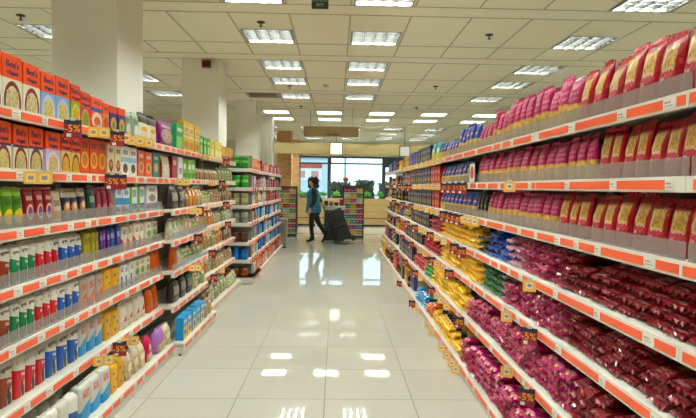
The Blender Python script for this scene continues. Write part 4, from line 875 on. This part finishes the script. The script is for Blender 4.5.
# columns
COLM = plain('column_paint', '#eae7dc', .65, noise=.015)
for i, (xl, xr, y, s) in enumerate([(-2.41, -1.86, 4.60, .60), (-2.28, -1.74, 7.95, .56), (-2.2, -1.73, 11.7, .5), (-2.12, -1.72, 14.2, .45)]):
    n = struct(f'column_{i + 1}', MB().box(xl, xr, y, y + s, 0, CEIL + .0, 0, .006), COLM)
al = thing('alarm_box', 'small dark red alarm box high on the second white column', 'alarm', (-1.92, 7.95, CEIL - .08))
obj('body', MB().box(-.06, .06, -.06, 0, -.05, .05, 0, .006), plain('alarm_red', '#6e1718', .45), al); obj('grille', MB().lathe([(.03, -.002), (.03, .006)], 0, 0, 12), plain('alarm_dark', '#3a0f10', .5), al, loc=(0, -.062, 0)).rotation_euler = (PI / 2, 0, 0)

# hanging exit sign
es = thing('exit_sign', 'dark green exit sign hanging from the ceiling over the aisle', 'sign', (-.175, 5.05, 3.155))
obj('panel', MB().box(-.078, .078, -.012, .012, -.055, .055, 0, .002), plain('exit_green', '#22412f', .4), es)
obj('hanger', MB().tube((-.05, 0, .055), (-.05, 0, CEIL - 3.155), .003).tube((.05, 0, .055), (.05, 0, CEIL - 3.155), .003), DARKM, es)
link('lettering', joined('lettering', [(text_mesh('ΕΞΟΔΟΣ', .034, TEXTP), (0, -.0128, .02)), (text_mesh('EXIT', .034, TEXTP), (0, -.0128, -.022))], plain('exit_ink', '#b9d8bd', .5)), es)

# aisle sign
HS = plain('tan_sign_board', '#b9a272', .5, noise=.04)
t = thing('aisle_sign', 'long tan aisle sign hanging across the far end of the aisle', 'sign', (-.14, 13.0, 2.78))
obj('board', MB().box(-.66, .66, -.015, .015, -.125, .125, 0, .004), HS, t)
obj('hanger', MB().tube((-.5, 0, .125), (-.5, 0, CEIL - 2.78), .005).tube((.5, 0, .125), (.5, 0, CEIL - 2.78), .005), DARKM, t)
w = MB(); RS = random.Random(5)
def scribble(m, x0, x1, z, h, y):
    x = x0
    while x < x1:
        a = RS.uniform(.018, .05); m.box(x, min(x + a, x1), y, y + .001, z - h / 2, z + h / 2 * RS.uniform(.4, 1)); x += a + RS.uniform(.012, .03)
scribble(w, -.42, .42, .02, .045, -.0168); w.box(-.44, .44, -.0155, -.015, -.01, .05, 1); obj('lettering', w, [plain('sign_pale_ink', '#b8a680', .5), HS], t)
w = MB(); scribble(w, -.15, .2, -.07, .05, -.0168); w.box(-.17, .22, -.0155, -.015, -.1, -.04, 1); obj('lettering', w, [plain('sign_dark_ink', '#5c4c2c', .5), HS], t)

# beam, lit signs, brick pillars
BEAMM = plain('tan_beam_paint', '#a08b5a', .6, noise=.03)
struct('beam_front', MB().box(-2.0, 4.5, 17.3, 17.6, 2.50, 2.84), BEAMM)
def lit_sign(label, x, y, z, w, lit):
    t = thing('lit_sign', label, 'sign', (x, y, z))
    obj('frame', MB().box(-w, w, -.05, .05, w - .03, w).box(-w, w, -.05, .05, -w, -w + .03).box(-w, -w + .03, -.05, .05, -w, w).box(w - .03, w, -.05, .05, -w, w).box(-w + .03, w - .03, .03, .05, -w + .03, w - .03), plain('sign_frame_grey', '#6e685c', .5), t)
    obj('diffuser', MB().box(-w + .03, w - .03, -.045, .0, -w + .03, w - .03), emis('lit_sign_face', '#fff0d8' if lit else '#c9ccc4', 1.0 if lit else .35), t)
    obj('hanger', MB().tube((0, 0, w), (0, 0, CEIL - z), .008), DARKM, t)
lit_sign('small square lit sign glowing cream on the tan beam', -.02, 17.1, 2.66, .2, True)
lit_sign('small square grey-white sign hanging above the far pasta shelving', 2.05, 16.2, 2.55, .17, False)
def brick_mat():
    t = NT('orange_brick'); tc = t.node('ShaderNodeTexCoord'); mp = t.node('ShaderNodeMapping'); mp.inputs['Rotation'].default_value = (PI / 2, 0, 0); t.l.new(tc.outputs['Object'], mp.inputs[0])
    br = t.node('ShaderNodeTexBrick'); t.l.new(mp.outputs[0], br.inputs[0]); br.inputs['Scale'].default_value = 1.0; br.inputs['Brick Width'].default_value = .22; br.inputs['Row Height'].default_value = .07; br.inputs['Mortar Size'].default_value = .008
    br.inputs['Color1'].default_value = lin('#d39a62'); br.inputs['Color2'].default_value = lin('#bb8050'); br.inputs['Mortar'].default_value = lin('#c9ab84')
    t.l.new(br.outputs[0], t.b.inputs['Base Color']); t.b.inputs['Roughness'].default_value = .8
    return t.m
BRICK = brick_mat()
struct('pillar_brick_1', MB().box(-2.02, -1.52, 18.0, 18.5, 0, CEIL), BRICK)
struct('pillar_brick_2', MB().box(-2.1, -1.5, 21.3, 21.95, 0, CEIL), BRICK)

# windows
FRAME = plain('dark_window_frame', '#3b464c', .45, .2)
def window(n, x0, x1, z0, z1):
    m = MB(); f = .07; y0, y1 = Y1 + .06, Y1 + .16
    m.box(x0, x1, y0, y1, z0, z0 + f); m.box(x0, x1, y0, y1, z1 - f, z1); m.box(x0, x0 + f, y0, y1, z0 + f, z1 - f); m.box(x1 - f, x1, y0, y1, z0 + f, z1 - f)
    m.box(x0 + f, x1 - f, y0 + .02, y1 - .02, z1 - .32, z1 - .26)
    w = struct(f'window_{n}', m, FRAME)
    obj('pane', MB().box(x0 + f, x1 - f, Y1 + .105, Y1 + .112, z0 + f, z1 - f), GLASS, w)
window(1, -1.55, -.3, 0, WZ1); window(2, -.3, 1.95, 0, WZ1); window(3, 1.95, 4.4, 0, 2.35)
struct('trim_2', MB().box(1.95, 4.4, Y1 + .06, Y1 + .16, 2.35, WZ1), FRAME)

# wooden planters with plants
def wood_mat():
    t = NT('pale_wood_planks'); tc = t.node('ShaderNodeTexCoord'); mp = t.node('ShaderNodeMapping'); mp.inputs['Scale'].default_value = (1.5, 6, 14); t.l.new(tc.outputs['Object'], mp.inputs[0])
    t.l.new(t.mix(t.noise(mp.outputs[0], 2.0, 4), lin('#a98a55'), lin('#c9ac74')), t.b.inputs['Base Color']); t.b.inputs['Roughness'].default_value = .5
    return t.m
WOOD = wood_mat()
LEAF = plain('leaf_green', '#5ea83a', .5, noise=.35, nscale=9); LEAFD = plain('hedge_green', '#2c4a30', .6, noise=.4, nscale=6)
def foliage(cx, cy, cz, rx, ry, rz, n, size, seed, full=False):
    R = random.Random(seed); m = MB()
    for _ in range(n):
        u = Vector((R.gauss(0, 1), R.gauss(0, 1), R.gauss(0, 1))).normalized() * R.uniform(.5, 1) ** .5
        p = Vector((cx + u.x * rx, cy + u.y * ry, cz + (R.random() if full else abs(u.z)) * rz)); d = Vector((R.uniform(-1, 1), R.uniform(-1, 1), R.uniform(-.2, 1))).normalized(); s = d.orthogonal().normalized() * size * .35
        m.add([p, p + d * size * .5 + s, p + d * size, p + d * size * .5 - s], [(0, 1, 2), (0, 2, 3)])
    return m
for (x0, x1, where) in [(-1.5, -.75, 'behind the sweets rack by the brick pillar'), (-.72, .25, 'behind the walking woman'), (.95, 2.3, 'at the window end of the pasta shelving')]:
    c = (x0 + x1) / 2; t = thing('wooden_planter', f'pale wooden plank planter {where}', 'planter', (c, 20.0, 0), 0, 'wooden planters along the window')
    h = (x1 - x0) / 2
    for j in range(4): obj('plank', MB().box(-h, h, -.2, -.17, .06 + j * .245, .06 + j * .245 + .235, 0, .004), WOOD, t)
    obj('body', MB().box(-h + .005, h - .005, -.17, .2, .05, .98), plain('planter_inner', '#6e5836', .7), t); obj('band', MB().box(-h, h, -.206, -.2, .28, .31), plain('planter_red_band', '#6b2a22', .6), t)
    obj('base', MB().box(-h + .02, h - .02, -.15, .18, 0, .05), BLACK, t)
    n = max(2, int((x1 - x0) / .42))
    for i in range(n):
        px = x0 + (x1 - x0) * (i + .5) / n
        p = thing('potted_plant', f'bushy green plant, {ordw(i + 1)} along the planter {where}', 'plant', (px, 20.0, .982), 0, 'green plants in the planters')
        obj('foliage', foliage(0, 0, .12, .13, .1, .17, 110, .07, 50 + i + int(x0 * 10)), LEAF, p); obj('stem', MB().tube((0, 0, 0), (0, 0, .2), .008), plain('stem_brown', '#5a4a2c', .7), p)

# sweets racks
PCOL = ['#c7306e', '#d98a2c', '#5f9a3a', '#8a3a94', '#d9c03a', '#2f7fb4', '#c93030', '#e0dcd0', '#e06a9a', '#3aa08a']
SWEET = [box_meshes('sweet_packet', .09, .12, .112, pack('sweet_' + str(i), c, [('r', .25, .75, .4, .6, '#eadfd0')], .4))[0] for i, c in enumerate(PCOL)]
def rack(label, x0, x1, y, ztop, ref, seed):
    R = random.Random(seed); w = (x1 - x0) / 2; t = thing('sweets_rack', label, 'rack', ((x0 + x1) / 2, y, 0))
    for x in (-w, w - .03): obj('side_frame', MB().box(x, x + .03, 0, .36, 0, ztop), DARKM, t)
    obj('back_panel', MB().box(-w + .03, w - .03, .34, .36, 0.03, ztop), plain('rack_back', '#57524c', .6), t); obj('base', MB().box(-w + .03, w - .03, .02, .34, 0, .07), DARKM, t)
    n = 9; names = {}
    for k in range(n):
        z = .09 + (ztop - .14) * k / n; s = obj('shelf', MB().box(-w + .03, w - .03, .02, .34, z - .012, z), WHITE, t); obj('price_rail', MB().box(-w + .03, w - .03, .008, .02, z - .03, z + .006), plain('rack_rail', '#cfc8b8', .5), s)
        m = 6; p = (2 * w - .07) / m; col = R.sample(range(len(PCOL)), 3)
        for i in range(m):
            o = link('sweet_packet', SWEET[col[i * 3 // m]], None, ((x0 + x1) / 2 - w + .035 + p * (i + .5), y + .05, z + .001), 0); o.scale = (p * .94 / .09, 1, R.uniform(.85, 1.15))
            tag(o, f'small sweet packet, {ordw(i + 1)} along, {ordw(n - k)} shelf down, {ref}', 'sweet packet', f'sweet packets, {ref}')
    return t
rack('black sweets rack standing by the brick pillar', -1.78, -1.14, 15.6, 1.45, 'rack by brick pillar', 3)
rack('black sweets rack with orange topper before the big window', .19, .80, 15.3, 1.50, 'rack before big window', 4)
t = thing('rack_topper', 'small orange topper on a blue stand above the sweets rack', 'topper', (.27, 15.5, 1.50)); obj('stand', MB().box(-.06, .06, -.05, .05, 0, .1, 0, .01), plain('topper_blue', '#6a84b0', .5), t); obj('ball', MB().ell((0, 0, .17), (.085, .07, .075)), plain('topper_orange', '#d97a3c', .5), t)
# dark display speaker-like pole on the near rack
t = thing('info_screen', 'slim dark screen standing on the sweets rack by the brick pillar', 'screen', (-1.72, 15.78, 1.45)); obj('stand', MB().box(-.05, .05, -.04, .04, 0, .03), DARKM, t); obj('panel', MB().box(-.08, .08, -.012, .012, .03, .33, 0, .004), plain('screen_dark', '#3a4148', .25), t)

# display table behind the crates
t = thing('display_table', 'grey bargain table with white top behind the black crates', 'table', (-.05, 14.75, 0))
obj('body', MB().box(-.27, .27, -.25, .25, .04, .82), plain('table_grey', '#3d4042', .6), t); obj('tabletop', MB().box(-.3, .3, -.28, .28, .82, .93, 0, .008), plain('table_white', '#cfcfc8', .4), t); obj('base', MB().box(-.27, .27, -.22, .22, 0, .04), BLACK, t)
RT = random.Random(9)
for i, (x, c, w) in enumerate([(-.22, '#2d2f34', 'black'), (-.08, '#7a5a4a', 'brown'), (.06, '#35383c', 'charcoal'), (.2, '#8e2a26', 'red')]):
    o = obj('boxed_goods', MB().box(-.055, .055, -.06, .06, 0, RT.uniform(.08, .2), 0, .006), plain('goods_' + w, c, .5)); o.location = (-.05 + x, 14.7, .931)
    tag(o, f'small {w} box on the grey bargain table', 'box', 'boxes on the bargain table')

# ------------------------------------------------------------------ crates on a tilted trolley
def crate_mesh(w, d, h):
    m = MB(); t_ = .015
    m.box(-w / 2, w / 2, -d / 2, d / 2, 0, t_)
    for s in (-1, 1):
        m.box(-w / 2, w / 2, s * d / 2 - (t_ if s > 0 else 0), s * d / 2 + (0 if s > 0 else t_), t_, h); m.box(s * w / 2 - (t_ if s > 0 else 0), s * w / 2 + (0 if s > 0 else t_), -d / 2 + t_, d / 2 - t_, t_, h)
    for z in (h * .12, h * .5, h - .03): m.box(-w / 2 - .008, w / 2 + .008, -d / 2 - .008, d / 2 + .008, z, z + .018, 1)
    for x in (-.3, 0, .3): m.box(x * w - .01, x * w + .01, -d / 2 - .008, d / 2 + .008, .02, h - .02, 1)
    return m
TX, TY = .25, 13.74
def tilt(o, x, z, ang): o.location = (x, TY, z); o.rotation_euler = (0, ang, 0)
A = -math.radians(22)
up = Vector((math.sin(A), 0, math.cos(A)))
t = thing('crate_trolley', 'black two-wheeled trolley tilted under the crates', 'trolley', (TX, TY, .115)); t.rotation_euler = (0, A, 0)
obj('platform', MB().box(-.245, .2, -.2, .2, .0, .02), DARKM, t)
for s in (-1, 1):
    wmb = MB().lathe([(.055, -.015), (.06, -.01), (.06, .01), (.055, .015)], n=18); wo = obj('wheel', wmb, BLACK, t, loc=(.2, s * .16, -.048)); wo.rotation_euler = (PI / 2, 0, 0)
obj('axle', MB().tube((.2, -.16, -.048), (.2, .16, -.048), .01).box(.19, .21, -.1, .1, -.048, .0), DARKM, t)
obj('handle', MB().tube((-.235, -.12, .0), (-.235, -.12, .98), .011).tube((-.235, .12, 0), (-.235, .12, .98), .011).tube((-.235, -.12, .98), (-.235, .12, .98), .012), DARKM, t)
CR = crate_mesh(.36, .46, .38).mesh('plastic_crate', [plain('crate_black', '#1b1c1f', .4), plain('crate_rim', '#37393d', .4)])
LIPM = MB().box(-.188, .188, -.246, -.2385, .35, .38).box(-.08, .08, -.246, -.2385, .24, .29).mesh('grip', plain('crate_grip', '#34363a', .5))
for i, (off, lb) in enumerate([(.021, 'lower black plastic crate on the tilted trolley'), (.403, 'upper black plastic crate stacked on the tilted trolley')]):
    o = link('plastic_crate', CR); p = Vector((TX, TY, .115)) + up * (off + (.016 if i else 0)); o.location = p; o.rotation_euler = (0, A, 0); tag(o, lb, 'crate', 'crates on the trolley'); link('grip', LIPM, o)

# ------------------------------------------------------------------ person
def skinned(name, pts, edges, radii, mat, parent=None, sub=2, root=0):
    me = bpy.data.meshes.new(name); me.from_pydata([tuple(p) for p in pts], edges, [])
    o = bpy.data.objects.new(name, me); C.objects.link(o)
    md = o.modifiers.new('Skin', 'SKIN'); md.use_smooth_shade = True
    sv = me.skin_vertices[0].data
    for i, r in enumerate(radii):
        sv[i].radius = (r, r) if not isinstance(r, tuple) else r
        sv[i].use_root = i == root
    ss = o.modifiers.new('Sub', 'SUBSURF'); ss.levels = sub; ss.render_levels = sub
    dg = bpy.context.evaluated_depsgraph_get(); dg.update()
    m2 = bpy.data.meshes.new_from_object(o.evaluated_get(dg)); m2.name = name
    bpy.data.objects.remove(o); bpy.data.meshes.remove(me)
    m2.materials.clear(); m2.materials.append(mat)
    for p in m2.polygons: p.use_smooth = True
    return link(name, m2, parent)
SKIN = plain('skin', '#cf9a7c', .5); HAIR = plain('dark_hair', '#1d1614', .55); TROUS = plain('black_trousers', '#15161a', .7); TUNIC = plain('dark_tunic', '#2c2624', .75, noise=.15, nscale=30); VEST = plain('blue_vest', '#2b7fa6', .6, noise=.08, nscale=12); BOOT = plain('black_boots', '#121214', .4)
# frame: faces -x (to the left of the picture), her left side (-y) towards the aisle
P0 = Vector((-.58, 13.85, 0))
pr = thing('person', 'woman with curly dark hair in blue vest walking and pulling the black crates', 'person', P0)
J = dict(pelvis=(0, 0, .90), waist=(-.005, 0, 1.04), chest=(-.01, 0, 1.25), neck=(-.012, 0, 1.41), nk2=(-.03, 0, 1.46), head=(-.045, 0, 1.54), crown=(-.035, 0, 1.63),
         lsh=(-.005, -.165, 1.36), lel=(.03, -.225, 1.10), lwr=(-.075, -.235, .90), rsh=(.0, .165, 1.36), rel=(.13, .17, 1.16), rwr=(.21, .06, 1.035),
         lhip=(0, -.085, .88), lkn=(-.06, -.09, .50), lan=(-.02, -.09, .10), rhip=(0, .085, .88), rkn=(.13, .09, .50), ran=(.33, .09, .17))
def V(n): return Vector(J[n])
names = list(J); idx = {n: i for i, n in enumerate(names)}
pts = [V(n) for n in names]
E = [('pelvis', 'waist'), ('waist', 'chest'), ('chest', 'neck'), ('neck', 'nk2'), ('nk2', 'head'), ('head', 'crown'), ('chest', 'lsh'), ('lsh', 'lel'), ('lel', 'lwr'), ('chest', 'rsh'), ('rsh', 'rel'), ('rel', 'rwr'),
     ('pelvis', 'lhip'), ('lhip', 'lkn'), ('lkn', 'lan'), ('pelvis', 'rhip'), ('rhip', 'rkn'), ('rkn', 'ran')]
E = [(idx[a], idx[b]) for a, b in E]
RAD = dict(pelvis=.12, waist=.10, chest=.115, neck=.05, nk2=.047, head=(.085, .095), crown=(.06, .07), lsh=.052, lel=.036, lwr=.024, rsh=.052, rel=.036, rwr=.024, lhip=.085, lkn=.052, lan=.036, rhip=.085, rkn=.052, ran=.036)
radii = [RAD[n] for n in names]
# hands: palm then five fingers each
def hand(wr, dirv, side):
    d = Vector(dirv).normalized(); base = idx[wr]
    sidev = Vector((d.z, 0, -d.x)) * -1          # across the palm, towards the thumb
    pal = V(wr) + d * .05; pts.append(pal); radii.append((.022, .03)); pi = len(pts) - 1; E.append((base, pi))
    for q, L in ((-.028, .055), (-.010, .068), (.009, .072), (.027, .064)):
        a = pal + d * .045 + sidev * q; b = a + d * L * .55 + Vector((0, side * .006, 0)); c = b + d * L * .45 + Vector((0, side * .018, 0))
        for p, r in ((a, .009), (b, .0085), (c, .007)): pts.append(p); radii.append(r)
        k = len(pts) - 3; E.extend([(pi, k), (k, k + 1), (k + 1, k + 2)])
    a = pal + sidev * .034 + d * .005; b = a + sidev * .018 + d * .03; pts.extend([a, b]); radii.extend([.011, .009]); k = len(pts) - 2; E.extend([(pi, k), (k, k + 1)])
hand('lwr', (-.28, 0, -1), 1); hand('rwr', (.6, -.1, -.75), -1)
# nose and chin grown from the head
for p, r in ((V('head') + Vector((-.078, -.078, -.005)), .014), (V('head') + Vector((-.045, -.045, -.075)), .036)):
    pts.append(p); radii.append(r); E.append((idx['head'], len(pts) - 1))
skinned('body', pts, E, radii, SKIN, pr, 2, idx['pelvis'])
def limb(name, chain, mat, grow, extra=None, sub=2):
    p = [Vector(c) for c, _ in chain]; return skinned(name, p, [(i, i + 1) for i in range(len(p) - 1)], [r for _, r in chain], mat, pr, sub)
# clothing
tp = [V('pelvis') + Vector((0.02, 0, -.27)), V('pelvis'), V('waist'), V('chest'), V('neck') + Vector((0, 0, -.035)), V('lsh'), V('lel'), V('lwr'), V('rsh'), V('rel'), V('rwr')]
skinned('tunic', tp, [(0, 1), (1, 2), (2, 3), (3, 4), (3, 5), (5, 6), (6, 7), (3, 8), (8, 9), (9, 10)], [(.19, .2), (.165, .17), (.12, .135), (.13, .14), .06, .075, .064, .048, .07, .055, .04], TUNIC, pr, 2, 2)
def ringv(z, a, b, dx=0): return [(dx + a * math.cos(2 * PI * i / 24), b * math.sin(2 * PI * i / 24), z) for i in range(24)]
# sleeveless vest: a shell with armholes left by keeping it narrower than the arms' span
obj('vest', MB().rings([ringv(.78, .2, .19), ringv(.86, .198, .188), ringv(.95, .19, .172), ringv(1.04, .168, .15, -.005), ringv(1.2, .17, .152, -.01), ringv(1.3, .16, .15, -.01), ringv(1.37, .115, .13, -.01), ringv(1.41, .075, .08, -.012)], 0, True, False, False), VEST, pr)
skinned('trousers', [V('pelvis') + Vector((0, 0, -.02)), V('lhip'), V('lkn'), V('lan') + Vector((0, 0, .02)), V('rhip'), V('rkn'), V('ran') + Vector((-.01, 0, .03))], [(0, 1), (1, 2), (2, 3), (0, 4), (4, 5), (5, 6)], [.125, .1, .066, .05, .1, .066, .05], TROUS, pr, 2, 0)
def boot(ank, toe_dir, lift):
    a = V(ank); d = Vector(toe_dir).normalized()
    p = [a + Vector((0, 0, .16)), a + Vector((0, 0, .02)), a - d * .035 + Vector((0, 0, -.055)), a + d * .09 + Vector((0, 0, -.055)) , a + d * .17 + Vector((0, 0, -.06))]
    skinned('boot', p, [(0, 1), (1, 2), (1, 3), (3, 4)], [.056, .05, .036, .038, .03], BOOT, pr, 2)
boot('lan', (-1, 0, .02), 0); boot('ran', (-.72, 0, -.72), .05)
# hair: curly mass of overlapping locks around the skull
hm = MB(); RH = random.Random(2); FD = Vector((-.72, -.69, 0)); hc = V('head') - FD * .042 + Vector((0, 0, .048))
hm.ell(hc, (.116, .116, .112))
for _ in range(70):
    u = Vector((RH.gauss(0, 1), RH.gauss(0, 1), RH.gauss(0, 1))).normalized()
    if u.z < -.75: continue
    p = hc + Vector((u.x * .13, u.y * .13, u.z * .12 - .015))
    if (p - V('head')).dot(FD) > .045 and p.z < hc.z + .03: continue
    hm.ell(p, (.034, .034, .036), 8, 5)
for i in range(14):
    a = .76 - 1.95 + i * .3; hm.ell((hc.x + .115 * math.cos(a), hc.y + .115 * math.sin(a), hc.z - .11 - RH.uniform(0, .04)), (.042, .042, .055), 8, 5)
obj('hair', hm, HAIR, pr)
EYE = plain('eye_dark', '#20140f', .3); LIP = plain('lip', '#8c3f3c', .5)
for q in (-.036, .036): obj('eye', MB().ell(V('head') + FD * .084 + Vector((.69 * q, -.72 * q, .015)), (.011, .011, .008), 8, 5), EYE, pr)
obj('mouth', MB().ell(V('head') + FD * .088 + Vector((0, 0, -.055)), (.018, .018, .006), 8, 5), LIP, pr)

# ------------------------------------------------------------------ outside
struct('ground_outside', MB().box(-60, 60, Y1 + .3, 120, -.2, -.12), plain('pale_asphalt', '#b9c2c6', .9))
for i, (x, y, rx, rz, n) in enumerate([(.2, 24.2, .45, 1.6, 1500), (1.3, 24.6, .45, 1.7, 1500), (2.4, 24.3, .45, 1.6, 1500), (3.5, 24.5, .45, 1.65, 1500)]):
    t = thing('shrub', f'dark green shrub outside the window, {ordw(i + 1)} from the brick pillar', 'shrub', (x, y, -.12), 0, 'shrubs outside the window')
    obj('foliage', foliage(0, 0, .12, rx, .4, rz, n, .17, 70 + i, True), LEAFD, t); obj('trunk', MB().tube((0, 0, 0), (0, 0, .9), .04), plain('bark', '#4a3a2c', .8), t)
b = thing('shop_building', 'pale building with a red and white sign across the street', 'building', (-3.2, 48, -.12))
obj('wall', MB().box(-2.6, 2.6, 0, 6, 0, 4.0), plain('pale_wall', '#c6d0d4', .8), b); obj('sign', MB().box(-1.9, 1.9, -.15, 0, 2.1, 3.7), plain('sign_white', '#e2e0e0', .6), b)
obj('sign_band', MB().box(-1.9, 1.9, -.2, -.15, 3.2, 3.6), plain('sign_red', '#b5483f', .6), b); obj('roof', MB().box(-2.7, 2.7, -.1, 6.1, 4.0, 4.25), plain('grey_roof', '#9aa2a6', .7), b)
for x in (-1.2, .1, 1.3): obj('sign_mark', MB().box(x - .35, x + .3, -.2, -.15, 2.35, 2.95), plain('mark_pink', '#c98a86', .6), b)
c = thing('parked_car', 'pale blue parked car outside behind the walking woman', 'car', (-1.7, 30, -.12))
prof = [(-1.9, .45), (-1.85, .75), (-1.1, .85), (-.6, 1.3), (.7, 1.32), (1.3, .9), (1.85, .8), (1.95, .45), (1.9, .28), (-1.85, .28)]
cb = MB(); n = len(prof); cb.add([(x, -.8, z) for x, z in prof] + [(x, .8, z) for x, z in prof], [tuple(range(n)), tuple(reversed(range(n, 2 * n)))] + [(i, i + n, (i + 1) % n + n, (i + 1) % n) for i in range(n)])
obj('body', cb, plain('car_paint', '#a9c4d2', .3), c); obj('window', MB().box(-.55, .65, -.81, -.8, .92, 1.24), plain('car_glass', '#39464e', .2), c)
for x in (-1.2, 1.25):
    for s in (-1, 1): wo = obj('wheel', MB().lathe([(.28, -.09), (.31, -.06), (.31, .06), (.28, .09)], n=18), BLACK, c, loc=(x, s * .74, .31)); wo.rotation_euler = (PI / 2, 0, 0)
for x, y, w in ((.55, 34, 'before the big window'), (-3.0, 32, 'near the brick pillar')):
    t = thing('street_pole', f'thin pale street pole outside {w}', 'pole', (x, y, -.12)); obj('pole', MB().tube((0, 0, 0), (0, 0, 7), .07), plain('pole_blue_grey', '#8fa6b4', .5), t); obj('base', MB().lathe([(.16, 0), (.14, .1), (.09, .14)]), plain('pole_base', '#7c909c', .6), t)

# ------------------------------------------------------------------ world, camera, view
w = bpy.data.worlds.new('sky'); scene.world = w; w.use_nodes = True
bg = w.node_tree.nodes['Background']; bg.inputs[0].default_value = lin('#d3ecf5'); bg.inputs[1].default_value = 1.5

cam = bpy.data.cameras.new('camera'); co = bpy.data.objects.new('camera', cam); C.objects.link(co); scene.camera = co
cam.sensor_width = 36; cam.lens = F_PX / 696 * 36; cam.clip_start = .05; cam.clip_end = 300
f, r, u = CF, CRT, CUP
co.matrix_world = Matrix(((r.x, u.x, -f.x, 0), (r.y, u.y, -f.y, 0), (r.z, u.z, -f.z, HC), (0, 0, 0, 1)))

scene.view_settings.view_transform = 'Standard'; scene.view_settings.look = 'None'; scene.view_settings.gamma = 1; scene.view_settings.exposure = 0.78
cy = scene.cycles
cy.use_denoising = True; cy.max_bounces = 8; cy.diffuse_bounces = 6; cy.glossy_bounces = 4; cy.transparent_max_bounces = 8; cy.caustics_reflective = False; cy.caustics_refractive = False; cy.sample_clamp_indirect = 6
print('OBJECTS', len(bpy.data.objects))
